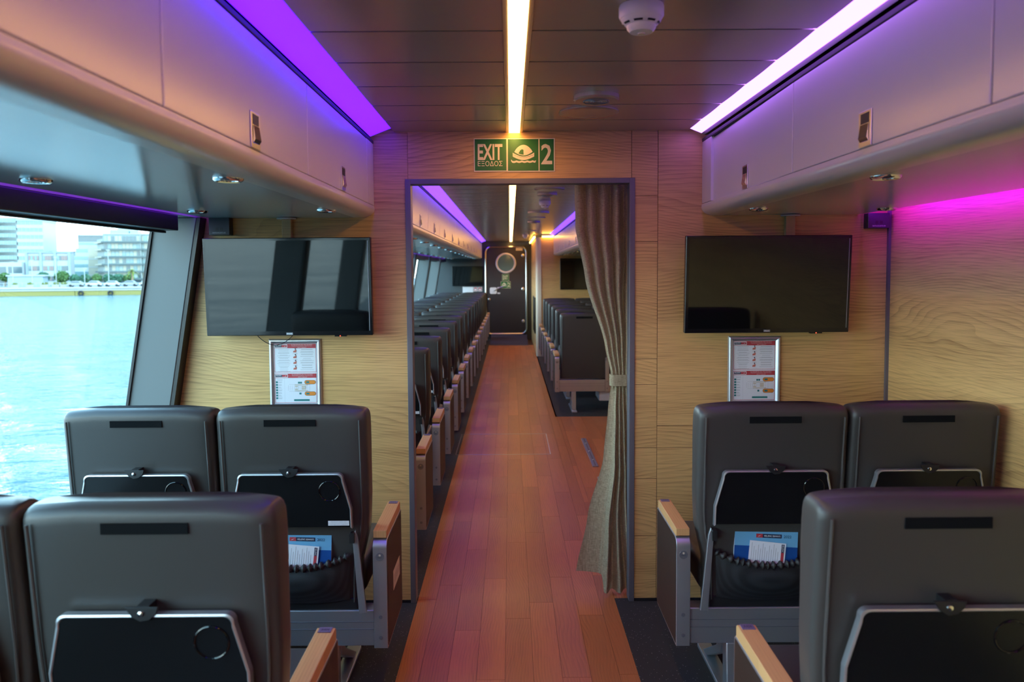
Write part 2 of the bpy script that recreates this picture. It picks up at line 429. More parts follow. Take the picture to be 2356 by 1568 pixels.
for a, b in zip(zz, zz[1:]): wpanel(rect(.652, .80, a, b) if b < .01 else rect(.652, XW, a, b))
# rear face of the bulkhead
wpanel([(gx(.012), .012), (-.446, .012), (-.446, 2.2), (gx(2.2), 2.2)], WY+WT-.006, WY+WT)
wpanel(rect(-.446, .536, 1.884, 2.2), WY+WT-.006, WY+WT); wpanel(rect(.536, XW2, .012, 2.2), WY+WT-.006, WY+WT)
part('kick_strip', MB().box(-1.62, -.447, WY-.003, WY+.006, 0, .012).box(.540, XW, WY-.003, WY+.006, 0, .012), 'black', wf)
fr = part('trim_1', MB().box(-.458, -.434, WY-.006, WY+WT+.006, .0, 1.899).box(.527, .551, WY-.006, WY+WT+.006, 0, 1.899).box(-.434, .527, WY-.006, WY+WT+.006, 1.876, 1.899), 'metal_trim', bevel=.0015)
tag(fr, 'grey metal casing around the doorway', kind='structure')
wr = part('wall_right', MB().box(XW+.006, XW+.06, YB, WY+.006, 0, 2.26), 'joint', smooth=False); tag(wr, 'oak laminate side wall of the near cabin', kind='structure')
def spanel(y0, y1, z0, z1):
    me = MB().box(-.0, .006, -(y1-y0)/2+g2, (y1-y0)/2-g2, -(z1-z0)/2, (z1-z0)/2).mesh('wall_panel', bevel=.0008, seg=1)
    link('wall_panel', me, 'oak_side', wr, (XW, (y0+y1)/2, (z0+z1)/2))
spanel(1.2, WY-.012, .01, 2.2); spanel(-1.0, 1.2, .01, 2.2); spanel(YB, -1.0, .01, 2.2)
tag(part('trim_2', MB().box(XW-.012, XW+.004, WY-.014, WY+.002, .0, 1.9), 'metal_trim'), 'dark corner bead where side wall meets bulkhead', kind='structure')
wr2 = part('wall_right_far', MB().box(XW2, XW2+.06, WY+WT, 13.1, 0, 2.26), 'oak_side', smooth=False); tag(wr2, 'oak side wall of the cabin beyond the doorway', kind='structure')
tag(part('wall_back', MB().box(-1.8, 2.0, YB-.06, YB, 0, 2.26), 'oak_wall', smooth=False), 'oak wall at the rear of the near cabin', kind='structure')
# hull side with leaning windows
wl = part('wall_left', MB().add([(gx(0), YB, 0), (gx(.56), YB, .56), (gx(.56)-.07, YB, .56), (gx(0)-.07, YB, 0), (gx(0), YF, 0), (gx(.56), YF, .56), (gx(.56)-.07, YF, .56), (gx(0)-.07, YF, 0)],
    [(0, 1, 5, 4), (1, 2, 6, 5), (2, 3, 7, 6), (3, 0, 4, 7), (0, 3, 2, 1), (4, 5, 6, 7)]), 'pillar', smooth=False)
tag(wl, 'leaning grey hull side below the windows', kind='structure')
part('upper_panel', MB().add([(gx(1.735), YB, 1.735), (gx(2.3), YB, 2.3), (gx(2.3)-.07, YB, 2.3), (gx(1.735)-.07, YB, 1.735), (gx(1.735), YF, 1.735), (gx(2.3), YF, 2.3), (gx(2.3)-.07, YF, 2.3), (gx(1.735)-.07, YF, 1.735)],
    [(0, 1, 5, 4), (1, 2, 6, 5), (2, 3, 7, 6), (3, 0, 4, 7), (0, 3, 2, 1), (4, 5, 6, 7)]), 'pillar', wl, smooth=False)
part('soffit', MB().box(-1.56, -1.36, YB, WY, ZU+.001, ZU+.02).box(-1.56, -1.36, WY+WT, YF, ZU+.001, ZU+.02), 'bin_white', wl, smooth=False)
part('sill', MB().box(gx(.56)-.03, px_(.56)+.02, YB, WY, .55, .575).box(gx(.56)-.03, px_(.56)+.02, WY+WT, YF, .55, .575), 'pillar', wl, bevel=.004)
PP = [-2.42, -.51, 1.40, 3.295, 5.20, 7.11, 9.02, 10.94, 12.85, 14.80]
for i, y0 in enumerate(PP):
    y1 = y0+(.07 if abs(y0-3.295) < .01 else .11)
    z0, z1 = .57, ZU
    v = [(gx(z0)-.0125, z0), (px_(z0), z0), (px_(z1), z1), (gx(z1)-.0125, z1)]
    e = part('trim_%d' % (10+i), MB().prism(v, 'y', y0, y1), 'pillar', bevel=.003)
    tag(e, 'leaning grey window pillar with a black inner edge', kind='structure')
    part('gasket', MB().prism([(px_(z0)-.001, z0), (px_(z0)+.016, z0), (px_(z1)+.016, z1), (px_(z1)-.001, z1)], 'y', y0+.004, y1+(.002 if i != 3 else -.001)), 'pillar_black', e)
edges = [YB]+PP+[YF]
for i, (a, b) in enumerate(zip(edges, edges[1:])):
    if i: a += .10 if abs(a-3.295) > .01 else .14
    z0, z1 = .56, 1.74; gg = -.012
    wn = part('window_%d' % (i+1), MB().add([(gx(z0)+gg, a, z0), (gx(z1)+gg, a, z1), (gx(z1)+gg, b, z1), (gx(z0)+gg, b, z0)], [(0, 1, 2, 3)]), 'window_glass', smooth=False)
    tag(wn, 'leaning side window of tinted glass', kind='structure')
    part('gasket', MB().prism([(gx(z0)-.018, z0), (gx(z0)-.007, z0), (gx(z1)-.007, z1), (gx(z1)-.018, z1)], 'y', b-.010, b+.03).prism([(gx(z0)-.018, z0), (gx(z0)-.007, z0), (gx(z1)-.007, z1), (gx(z1)-.018, z1)], 'y', a-.03, a+.010), 'pillar_black', wn)
# roller-blind cassettes under the bins
for i, (a, b) in enumerate(zip(edges, edges[1:])):
    if b < 0: continue
    a = a+.13 if a != YB else a+.02; b -= .165
    e = empty('blind_cassette', (px_(1.7), a, 1.668))
    big = 0 < b < 3.3
    tag(e, ('dark roller blind cassette over the near window' if b > 2 else 'dark roller blind cassette beside the camera, out past the left edge') if big else ('dark roller blind cassette beside the camera' if b < 2 else 'dark roller blind cassette over the %s window beyond the doorway' % NUM[max(0, i-4)]), 'blind', None if big or b < 2 else 'far blind cassettes')
    part('case', MB().box(-.075, 0, 0, b-a, 0, .064), 'blind_box', e, bevel=.004)
    part('blind_bar', MB().box(-.062, -.046, .01, b-a-.01, -.010, -.001), 'black', e, bevel=.003)
# far wall
tag(part('wall_far', MB().box(-1.75, 2.0, YF, YF+.08, -.02, 2.26), 'reveal_dark', smooth=False), 'dark grey end wall with the exit door', kind='structure')

# ------------------------------------------------------------------ overhead bins
def bin_side(tagname, sgn, face, yA, yB, outer, label_pos, led, led_label, endcap=True, first=1.352-2*.943, ledlab2=None):
    """housing (rounded nose, underside, end panels), lockers with doors and latches, cove light strip"""
    h = empty('overhead_bin', (face, 0, 0)); tag(h, 'cream overhead bin housing with rounded nose, '+label_pos, 'overhead bin')
    R = .055
    prof = [(0, 1.782)]
    for k in range(13):
        a = PI/2*k/12; prof.append((-(R)+R*math.cos(a)+.006*math.sin(2*a), ZU+.045-.045*math.sin(a)))
    prof += [(-.09, ZU)]
    inner = [(p[0], p[1]+.012) for p in reversed(prof[1:])]; inner = [(-.09, ZU+.012)]+[(p[0]-.012, p[1]+.008) for p in reversed(prof[1:-1])]+[(-.012, 1.782)]
    pr = [(p[0]*sgn, p[1]) for p in prof+inner]
    part('nose', MB().prism(pr, 'y', yA, yB), 'bin_white', h, ang=50)
    ow = abs(outer-face)
    part('underside', MB().box(*sorted((-sgn*.09, -sgn*ow)), yA, yB, ZU, ZU+.012), 'bin_under', h, smooth=False)
    part('top_panel', MB().box(*sorted((-sgn*.02, -sgn*ow)), yA, yB, 2.058, 2.07), 'bin_white', h, smooth=False)
    part('edge_rail', MB().box(*sorted((-sgn*(-.001), -sgn*.014)), yA, yB, 2.052, 2.066), 'bin_gap', h, bevel=.002)
    if endcap: part('end_panel', MB().box(*sorted((0, -sgn*.03)), yB-.15, yB-.002, 1.784, 2.052), 'bin_white', h, bevel=.002)
    part('liner', MB().box(*sorted((-sgn*.022, -sgn*.03)), yA, yB-.01, 1.77, 2.06), 'bin_gap', h, smooth=False)
    # cove diffuser
    l = empty('cove_light', (face, 0, 2.07)); tag(l, led_label, 'light', 'cove light strips')
    lo_ = (.016, .0125) if led == 'led_violet' else (-.004, .006); ye = yB-.05
    part('diffuser', MB().add([(sgn*lo_[0], yA, lo_[1]), (sgn*.094, yA, .044), (sgn*.094, ye, .044), (sgn*lo_[0], ye, lo_[1])], [(0, 1, 2, 3)]), led, l, smooth=False)
    part('back_plate', MB().add([(-sgn*.010, yA, .014), (sgn*.094, yA, .054), (sgn*.094, yB, .054), (-sgn*.010, yB, .014)], [(0, 1, 2, 3)]), 'bin_white', l, smooth=False)
    return h
LOCK = {}
def locker(face, sgn, y0, y1, label, ajar=0.):
    key = (sgn, round(y1-y0, 3))
    e = empty('overhead_locker', (face, y0, 1.786)); tag(e, label, 'locker', 'overhead lockers')
    L_ = y1-y0; yc = L_/2
    if key not in LOCK:
        LOCK[key] = [MB().box(*sorted((0, -sgn*.018)), .0022, L_-.0022, -.0022, .264).mesh('door', bevel=.003),
            MB().box(*sorted((.0, sgn*.003)), yc-.032, yc+.032, -.001, .084).mesh('latch_plate', bevel=.0012),
            MB().box(*sorted((.002, sgn*.0036)), yc-.021, yc+.021, .054, .078).mesh('latch_recess', smooth=False),
            MB().add([(sgn*.004, yc-.021, .012), (sgn*.004, yc+.021, .012), (sgn*.0045, yc+.021, .052), (sgn*.0045, yc-.021, .052), (sgn*.009, yc-.021, .020), (sgn*.009, yc+.021, .020)], [(0, 1, 5, 4), (4, 5, 2, 3), (0, 4, 3), (1, 2, 5)]).mesh('latch_paddle')]
    d, p, r, q = LOCK[key]
    do = link('door', d, 'bin_white', e); lo = link('latch', p, 'steel', e); link('latch_recess', r, 'black', lo); link('latch_paddle', q, 'chrome', lo)
    if ajar:
        for x in (do, lo): x.rotation_euler = (0, 0, ajar); x.location = (0, 0, 0)
    return e
bin_side('l', 1, BL, YB, WY, -1.312, 'on the window side of the near cabin', 'led_purple', 'purple cove light strip above the bins on the window side, near cabin')
bin_side('r', -1, BR, YB, WY, 1.536, 'on the oak wall side of the near cabin', 'led_violet', 'glaring violet cove light strip above the bins on the oak wall side')
bin_side('l', 1, BL, WY+WT, YF-.1, -1.312, 'on the window side beyond the doorway', 'led_far', 'violet cove light strip above the window side bins beyond the doorway', True)
bin_side('r', -1, BR2, WY+WT, 13.04, 1.80, 'behind the curtain beyond the doorway', 'led_far', 'violet cove light strip beside the curtain beyond the doorway', True)
e1 = [3.212-.941*k for k in range(0, 5)][::-1]
nm_near = ['behind the camera', 'cut off by the top corner', 'middle one with latch in view', 'next to the bulkhead']
for side, face, sg, txt in ((0, BL, 1, 'window side'), (1, BR, -1, 'oak wall side')):
    for k in range(4):
        if k == 0: continue
        aj = 0.
        y0, y1 = e1[k], e1[k+1]
        if side: y0 += .02; y1 += .02
        if side and k == 3: aj = -.012
        locker(face, sg, y0, y1, 'cream overhead locker, %s of near cabin, %s' % (txt, nm_near[k]), aj if side else 0)
k = 0; y = 3.68
while y+.943 < YF-.2:
    locker(BL, 1, y, y+.941, 'cream overhead locker on the window side, %s beyond the doorway' % NUM[k]); y += .941; k += 1
y = WY+WT+.02; k = 0
while y+.943 < 13.0:
    locker(BR2, -1, y, y+.941, 'cream overhead locker on the curtain side, %s beyond the doorway' % NUM[k]); y += .941; k += 1
# concealed strip washing the oak side wall, and one above the blinds
for x0, x1, ya, yb, zz_, m_, lab in ((1.552, 1.60, YB+.3, WY-.05, ZU+.035, 'led_magenta', 'magenta strip light hidden above the bins washing the oak wall'),
        (-1.325, -1.352, YB+.3, WY-.03, ZU+.03, 'led_blind', 'purple strip light hidden between bin and blind cassette, near cabin'), (-1.325, -1.352, WY+WT+.03, YF-.3, ZU+.03, 'led_blind', 'purple strip light hidden above the far blind cassettes')):
    e = empty('wall_wash_light', (x0, 0, zz_)); tag(e, lab, 'light')
    part('diffuser', MB().add([(0, ya, -.022), (0, yb, -.022), (0, yb, .012), (0, ya, .012)] if x0 > 0 else [(0, ya, .03), (0, yb, .03), (x1-x0, yb, 0), (x1-x0, ya, 0)], [(0, 1, 2, 3)]), m_, e, smooth=False)
    part('lip', MB().box(*((-.012, -.004) if x0 > 0 else (.002, .010)), ya, yb, -.028, .05), 'bin_white', e)

# reading lights in the undersides
def reading_light():
    e = empty('reading_light')
    part('bezel', MB().lathe([(.022, .0), (.024, -.006), (.032, -.008), (.037, -.004), (.038, .0)], n=24), 'chrome', e)
    part('lens', MB().lathe([(.0, -.004), (.012, -.005), (.021, -.001)], n=18), 'steel', e)
    return e
rl0 = reading_light(); KIDS[rl0.name] = list(rl0.children); used = [False]
def place_rl(x, y, lab, grp):
    o = rl0 if not used[0] else copy_tree(rl0); used[0] = True
    o.location = (x, y, ZU); tag(o, lab, 'reading light', grp)
G_ = 'reading lights under the overhead bins'
place_rl(-1.19, 1.93, 'chrome reading light leftmost under the bin, over the window seat', G_)
place_rl(-.707, 1.93, 'chrome reading light under the near cabin bin, largest beside the rounded nose', G_)
place_rl(-1.20, 2.945, 'chrome reading light over the blind cassette corner, left of the television', G_)
place_rl(-.706, 2.945, 'chrome reading light just above the top right of the left television', G_)
place_rl(.965, 1.965, 'chrome reading light nearest under the bin on the oak wall side', G_)
place_rl(.975, 3.0, 'chrome reading light just above the top left of the right television', G_)
place_rl(1.495, 3.03, 'chrome reading light beside the magenta lit wall', G_)
for i in range(16):
    for x in (-1.2, -.71): place_rl(x, 4.0+.785*i, 'small chrome reading light over the %s seat, %s row beyond the doorway' % ('window' if x < -1 else 'aisle', NUM[i]), 'far reading lights, window side')
for i in range(6):
    for x in (.86, 1.36): place_rl(x, 8.35+.82*i, 'small chrome reading light over the %s seat, %s row beside the curtain' % ('inner' if x > 1 else 'aisle', NUM[i]), 'far reading lights, curtain side')

# ------------------------------------------------------------------ ceiling devices
def smoke(loc, lab):
    e = empty('smoke_detector', loc); tag(e, lab, 'smoke detector')
    part('base', MB().lathe([(.050, 0), (.0515, -.004), (.0515, -.024), (.048, -.030)], n=36), 'plastic_white', e)
    hd = part('sensor_head', MB().lathe([(.047, -.030), (.044, -.038), (.034, -.046), (.033, -.052), (.026, -.060), (.0, -.063)], n=36), 'plastic_white', e)
    for k in range(8):
        a = 2*PI*k/8+.2; b = a+.5
        sl = MB().add([(r*math.cos(t), r*math.sin(t), z) for r, z in ((.0425, -.0402), (.0385, -.0436)) for t in [a+(b-a)*j/4 for j in range(5)]], [(j, j+1, j+6, j+5) for j in range(4)])
        part('slot', sl, 'black', hd)
    part('test_button', MB().lathe([(.009, -.0605), (.008, -.0645), (.0, -.065)], n=16), 'cream', hd)
    return e
smoke((.305, 1.78, ZC), 'white round smoke detector on the near cabin ceiling')
smoke((.31, 6.75, ZC), 'white smoke detector on the ceiling beyond the doorway, nearer one')
smoke((.27, 13.2, ZC), 'white smoke detector far down near the exit door')
def speaker(loc, r, t, lab, rings=True):
    e = empty('ceiling_speaker' if rings else 'ceiling_cover', loc); tag(e, lab, 'speaker' if rings else 'ceiling cover')
    part('rim', MB().lathe([(r, 0), (r, -t*.7), (r-.006, -t), (r*.72, -t)], n=40), 'ceiling_panel', e)
    part('grille' if rings else 'plate', MB().lathe([(r*.72, -t+.001), (r*.5, -t-.0005), (.0, -t-.001)], n=40), 'ceiling_panel', e)
    if rings:
        o = MB()
        for k in range(5):
            rr = r*(.12+.11*k); o.tube([(rr*math.cos(2*PI*j/32), rr*math.sin(2*PI*j/32), -t-.001) for j in range(32)], .0016, 5, True)
        part('grille_ring', o, 'alu_dark', e)
    return e
speaker((.305, 2.69, ZC), .080, .018, 'round ceiling loudspeaker with ringed grille above the exit sign')
speaker((.306, 2.957, ZC), .115, .007, 'flat round cover plate on the ceiling nearest the bulkhead', False)
for y, r, t, rg, lab in ((5.75, .115, .007, False, 'flat round ceiling cover beyond the doorway, nearest'), (6.1, .08, .018, True, 'round ceiling loudspeaker just beyond the doorway'), (8.0, .115, .02, False, 'round ceiling cover behind the second smoke detector'),
                         (8.9, .115, .007, False, 'flat round ceiling cover, fourth disc beyond the doorway'), (9.6, .08, .018, True, 'round ceiling loudspeaker, second beyond the doorway'), (11.9, .115, .007, False, 'flat round ceiling cover, farthest from the doorway')):
    speaker((.30, y, ZC), r, t, lab, rg)

# ------------------------------------------------------------------ televisions
def tv(loc, W, H, lab, detail=True):
    e = empty('television', loc); tag(e, lab, 'television', 'wall televisions')
    part('body', MB().box(-W/2, W/2, 0, .03, -H/2, H/2).box(-W*.3, W*.3, .03, .055, -H*.3, H*.3), 'tv_bezel', e, bevel=.003)
    part('screen', MB().box(-W/2+.013, W/2-.013, -.0012, .004, -H/2+.019, H/2-.012), 'tv_screen', e, smooth=False)
    if detail:
        part('bezel_lip', MB().box(W/2-.014, W/2-.0115, -.003, .001, -H/2+.02, H/2-.014), 'alu_dark', e)
        part('logo_plate', MB().box(-.014, .014, -.003, .0, -H/2+.004, -H/2+.013), 'alu_dark', e)
        part('logo', text_mesh('PHILIPS', .008, 0, -H/2+.0085, -.0034, bold=.0002, width=.021), 'white', e)
        s = part('sensor', MB().box(W/2-.165, W/2-.115, .0, .02, -H/2-.005, -H/2+.002), 'tv_bezel', e)
        part('standby_light', MB().lathe([(.0022, -.0005), (.0, -.001)], (W/2-.141, 0, -H/2-.002), 'y', 10), 'led_red', s)
        part('wall_bracket', MB().box(-.1, .1, .03, .085, -.1, .1), 'black', e)
    return e
t1 = tv((-.952, 3.262, 1.432), .718, .420, 'flat black television reflecting the windows, left of the doorway'); t1.rotation_euler = (math.radians(3.2), 0, -.012)
t2 = tv((1.107, 3.262, 1.430), .712, .418, 'flat black television on the bulkhead right of the doorway'); t2.rotation_euler = (math.radians(3.2), 0, .012)
tv((-.908, YF-.05, 1.371), .66, .42, 'television on the dark end wall beside the exit door', False)
tv((1.33, 13.02, 1.42), .95, .535, 'television on the oak wall partly hidden by the curtain', False)
for x, lab in ((-.975, 'oak coloured cable cover above the left television'), (1.228, 'oak coloured cable cover above the right television')):
    e = empty('cable_cover', (x, WY, 1.62)); tag(e, lab, 'cable cover')
    part('channel', MB().box(-.020, .020, -.028, 0, 0, ZU-1.622), 'oak_conduit', e, bevel=.002)
    part('collar', MB().lathe([(.0, ZU-1.622), (.040, ZU-1.622), (.042, ZU-1.625), (.040, ZU-1.627), (0, ZU-1.627)], (0, -.025, 0), 'z', 24), 'plastic_white', e)
o = MB().tube([(-1.125+.17*k/12, WY-.012, 1.226-.052*math.sin(PI*k/12)**.8) for k in range(13)], .0016, 6)
tag(part('cable', o, 'black'), 'thin black cable sagging below the left television', 'cable')
# data boxes
for x, z, W, H, s, lab in ((-1.262, 1.697, .090, .078, 'DATA-04 DATA-05', 'black data socket box at the top left of the bulkhead'), (1.606, 1.703, .094, .066, 'DATA-03 DATA-04', 'black data socket box beside the magenta wall corner')):
    e = empty('data_box', (x, WY, z)); tag(e, lab, 'socket box')
    part('case', MB().box(-W/2, W/2, -.045, 0, -H/2, H/2), 'blind_box', e, bevel=.002)
    for k in (-1, 1): part('socket', MB().box(k*.0095-.006, k*.0095+.006, -.0458, -.04, -H/2+.019, -H/2+.032), 'black', e)
    part('lettering', text_mesh(s, .008, 0, -H/2+.010, -.0458, width=.056), 'white', e)

# ------------------------------------------------------------------ signs
def border_plate(e, x0, x1, z0, z1, t=.003, m_='sign_cream'):
    return part('plate', MB().box(x0, x1, -t, 0, z0, z1), m_, e, bevel=.0006, seg=1)
def exit_sign(loc, s, lab, greek=True):
    W, H = .146*s, .1445*s
    e = empty('exit_sign', loc); tag(e, lab, 'sign')
    border_plate(e, 0, W, 0, H)
    part('green_field', flat(MB(), .004*s, W-.004*s, .0045*s, H-.004*s, -.0034), 'sign_green', e, smooth=False)
    part('lettering', text_mesh('EXIT', .06*s, W/2-.002*s, (.085 if greek else .072)*s, -.0038, bold=.0014*s, width=.108*s, height=(.069 if greek else .09)*s), 'sign_cream', e, smooth=False)
    if greek: part('lettering', text_mesh('ΕΞΟΔΟΣ', .03*s, W/2-.002*s, .035*s, -.0038, width=.108*s, height=.022*s), 'sign_cream', e, smooth=False)
    return e
def raft_sign(loc, s, lab):
    W, H = .2095*s, .1455*s
    e = empty('life_raft_sign', loc); tag(e, lab, 'sign')
    border_plate(e, 0, W, 0, H)
    part('green_field', flat(MB(), .004*s, .1375*s, .0045*s, H-.004*s, -.0034), 'sign_green', e, smooth=False)
    part('green_field', flat(MB(), .1425*s, W-.005*s, .0045*s, H-.004*s, -.0034), 'sign_green', e, smooth=False)
    part('numeral', text_mesh('2', .1*s, .1735*s, .076*s, -.0038, bold=.0016*s, width=.048*s, height=.088*s), 'sign_cream', e, smooth=False)
    cx, k = .072*s, s
    def q(pts): return [(cx+a*k, b*k) for a, b in pts]
    dome = q([(-.040, .086)]+[(-.040+.08*i/16, .086+.031*math.sin(PI*i/16)**.75) for i in range(1, 16)]+[(.040, .086)]+[(.040-.08*i/12, .086-.0155*math.sin(PI*i/12)) for i in range(1, 12)])
    pic = part('pictogram', poly(MB(), dome, -.0038), 'sign_cream', e, smooth=False)
    part('doorway', poly(MB(), q([(-.022, .0795), (-.014, .0935), (-.006, .098), (.0, .095), (.0005, .074), (-.012, .0755)]), -.0042), 'sign_green', pic, smooth=False)
    tube_ = q([(-.047, .0835)]+[(-.047+.094*i/12, .0815-.0175*math.sin(PI*i/12)) for i in range(0, 13)]+[(.047, .070)]+[(.047-.094*i/16, .062-.011*math.sin(PI*i/16)) for i in range(0, 17)]+[(-.047, .070)])
    o = MB()
    top = [(-.047+.094*i/14, .083-.0165*math.sin(PI*i/14)) for i in range(15)]; bot = [(-.047+.094*i/14, .066-.015*math.sin(PI*i/14)) for i in range(15)]
    for i in range(14): poly(o, q([top[i], bot[i], bot[i+1], top[i+1]]), -.0038)
    part('hull', o, 'sign_cream', pic, smooth=False)
    o = MB()
    for i in range(24):
        x0, x1 = -.054+.108*i/24, -.054+.108*(i+1)/24
        f = lambda x: .050-.0035*abs(math.sin(PI*(x+.054)/.0235))+(.004 if abs(x) > .052 else 0)
        poly(o, q([(x0, f(x0)), (x0, f(x0)-.008), (x1, f(x1)-.008), (x1, f(x1))]), -.0038)
    part('wave', o, 'sign_cream', pic, smooth=False)
    o = MB()
    for i in range(30):
        x0, x1 = -.045+.09*i/30, -.045+.09*(i+1)/30
        f = lambda x: .0745-.0135*math.cos(PI*x/.1)-.0022*abs(math.sin(PI*(x+.045)/.013))+.004
        poly(o, q([(x0, f(x0)), (x0, f(x0)-.0011), (x1, f(x1)-.0011), (x1, f(x1))]), -.0042)
    part('scallop_line', o, 'sign_green', pic, smooth=False)
    return e
exit_sign((-.155, WY, 1.929), 1., 'green EXIT sign with Greek word above the doorway')
raft_sign((-.010, WY, 1.9275), 1., 'green life raft sign with number 2 above the doorway')

# ------------------------------------------------------------------ safety posters in snap frames
def poster(loc, lab, W=.234, H=.312):
    e = empty('safety_poster', loc); tag(e, lab, 'poster', 'framed safety posters')
    b = .0225
    for nm, pts in (('frame_bar', [(-W/2, -H/2), (W/2, -H/2), (W/2-b, -H/2+b), (-W/2+b, -H/2+b)]), ('frame_bar', [(W/2, H/2), (-W/2, H/2), (-W/2+b, H/2-b), (W/2-b, H/2-b)]),
                    ('frame_bar', [(-W/2, H/2), (-W/2, -H/2), (-W/2+b, -H/2+b), (-W/2+b, H/2-b)]), ('frame_bar', [(W/2, -H/2), (W/2, H/2), (W/2-b, H/2-b), (W/2-b, -H/2+b)])):
        A, B_, C_, D_ = [Vector((p[0], 0, p[1])) for p in pts]; o = MB(); rows = []
        for k in range(7):
            t = k/6; yy = -.004-.009*math.sin(PI*min(1, t*1.08))**.7
            a = A.lerp(D_, t); c = B_.lerp(C_, t); rows.append(((a.x, yy if 0 < k < 6 else (0 if k == 0 else -.004), a.z), (c.x, yy if 0 < k < 6 else (0 if k == 0 else -.004), c.z)))
        for r1, r2_ in zip(rows, rows[1:]): o.add([r1[0], r1[1], r2_[1], r2_[0]], [(0, 1, 2, 3)])
        part(nm, o, 'alu', e, ang=60)
    w, h = W/2-b, H/2-b
    pp = part('paper', MB().box(-w, w, -.004, 0, -h, h), 'paper', e, smooth=False)
    Y = -.0045
    for zt, zb, kind in ((h-.001, .006, 0), (.0, -h+.003, 1)):
        o = MB(); t = .0016; x0, x1 = -w+.002, w-.002
        flat(o, x0, x1, zt-.019, zt, Y); flat(o, x0, x1, zb, zb+t, Y); flat(o, x0, x0+t, zb, zt, Y); flat(o, x1-t, x1, zb, zt, Y)
        part('red_banner', o, 'print_red', pp, smooth=False)
        part('logo_field', flat(flat(MB(), x0+.0015, x0+.058, zt-.0175, zt-.002, Y-.0003), x0, x0, zt, zt, Y), 'white', pp, smooth=False)
        part('logo_red', flat(MB(), x0+.033, x0+.056, zt-.0145, zt-.005, Y-.0006), 'print_red', pp, smooth=False)
        part('logo_navy', flat(MB(), x0+.003, x0+.033, zt-.0145, zt-.005, Y-.0006), 'navy', pp, smooth=False)
        part('logo_bird', poly(MB(), [(x0+.044, zt-.0125), (x0+.049, zt-.0105), (x0+.054, zt-.006), (x0+.0505, zt-.0085), (x0+.047, zt-.0095)], Y-.0009), 'white', pp, smooth=False)
        part('lettering', text_mesh('HELLENIC', .008, x0+.0175, zt-.0085, Y-.0009, bold=.0002, width=.026, height=.0042), 'white', pp, smooth=False)
        for j, (s, wd) in enumerate((('ΓΙΑ ΤΗΝ ΑΣΦΑΛΕΙΑ ΣΑΣ / FOR YOUR SAFETY', .094), ('Πληροφορίες Ασφαλείας / Safety Information', .092), ('AERO 3 Highspeed', .040))):
            part('lettering', text_mesh(s, .006, .030, zt-.0038-.0058*j, Y-.0006, width=wd, height=.0038), 'white', pp, smooth=False)
        if kind == 0:
            o = MB(); rnd = random.Random(3)
            for side, xc in ((0, -.051), (1, .052)):
                z = zt-.023
                while z > zb+.006:
                    for _ in range(rnd.choice((1, 2, 2))):
                        hw = .031*rnd.uniform(.55, 1.); flat(o, xc-hw, xc+hw, z-.0011, z, Y-.0004); z -= .0032
                    z -= .0045
            part('text_lines', o, 'print_grey', pp, smooth=False)
            for j in range(4):
                z = zt-.034-.0255*j; o = MB()
                o2 = poly(MB(), [(-.009, z-.004), (.004, z-.004), (.006, z+.006), (.002, z+.009), (-.003, z+.004), (-.008, z+.003)], Y-.0006)
                f_ = part('figure', o2, 'skin_red', pp, smooth=False)
                part('figure_head', poly(MB(), [(.001+.003*math.cos(a*PI/4), z+.0115+.003*math.sin(a*PI/4)) for a in range(8)], Y-.0006), 'print_dark', f_, smooth=False)
                part('figure_box', flat(flat(MB(), -.011, .011, z-.0104, z-.01, Y-.0004), -.011, .011, z+.0145, z+.0149, Y-.0004), 'print_grey', pp, smooth=False)
        else:
            o = MB(); o3 = MB()
            for j in range(7):
                z = zt-.038-.0119*j
                flat(o, -w+.006, -w+.015, z-.004, z+.004, Y-.0004); flat(o3, -w+.017, -w+.034-(j % 3)*.003, z+.0005, z+.0018, Y-.0004); flat(o3, -w+.017, -w+.032, z-.003, z-.0018, Y-.0004)
            flat(o3, -w+.012, -w+.036, zt-.0265, zt-.0255, Y-.0004); flat(o3, -w+.013, -w+.035, zt-.030, zt-.029, Y-.0004)
            flat(o3, -w+.0445, -w+.0449, zb+.003, zt-.021, Y-.0004)
            part('legend_icons', o, 'print_teal', pp, smooth=False); part('text_lines', o3, 'print_grey', pp, smooth=False)
            for zc in (zt-.0385, zt-.0895):
                part('raft_mark_edge', poly(MB(), rrect(.0385, .0885, zc-.0092, zc+.0092, .009), Y-.0004), 'print_dark', pp, smooth=False)
                part('raft_mark', poly(MB(), rrect(.0395, .0875, zc-.0082, zc+.0082, .008), Y-.0007), 'print_orange', pp, smooth=False)
                part('raft_icon', flat(MB(), .046, .060, zc-.004, zc+.004, Y-.001), 'print_teal', pp, smooth=False)
            o = MB()
            for j in range(2): flat(o, .010+.009*j, .0175+.009*j, zt-.0445, zt-.0365, Y-.0004)
            flat(o, .015, .0235, zt-.093, zt-.085, Y-.0004); flat(o, -.009, .060, zb+.008, zb+.016, Y-.0004)
            part('deck_icons', o, 'print_teal', pp, smooth=False)
            o = MB(); zc = zt-.0635
            for dz in (-.0155, .0155): flat(o, -.030, .062, zc+dz-.0003, zc+dz+.0003, Y-.0004)
            flat(o, -.0335, -.0329, zc-.012, zc+.012, Y-.0004); flat(o, .0617, .0623, zc-.0155, zc+.0155, Y-.0004)
            for j in range(9): flat(o, -.026+.0095*j, -.0255+.0095*j, zc-.010, zc+.010, Y-.0004)
            part('deck_plan', o, 'print_grey', pp, smooth=False)
            o = MB()
            for (a, b, c, d) in ((-.005, .054, .0115, .0145), (-.005, .054, -.0145, -.0115), (-.004, .009, .004, .008), (-.004, .009, -.009, -.004), (.026, .043, .001, .008), (.026, .043, -.008, -.001)): flat(o, a, b, zc+c, zc+d, Y-.0006)
            part('deck_seats', o, 'print_tan', pp, smooth=False)
    return e
poster((-.9555, WY, 1.0455), 'silver framed safety poster below the left television')
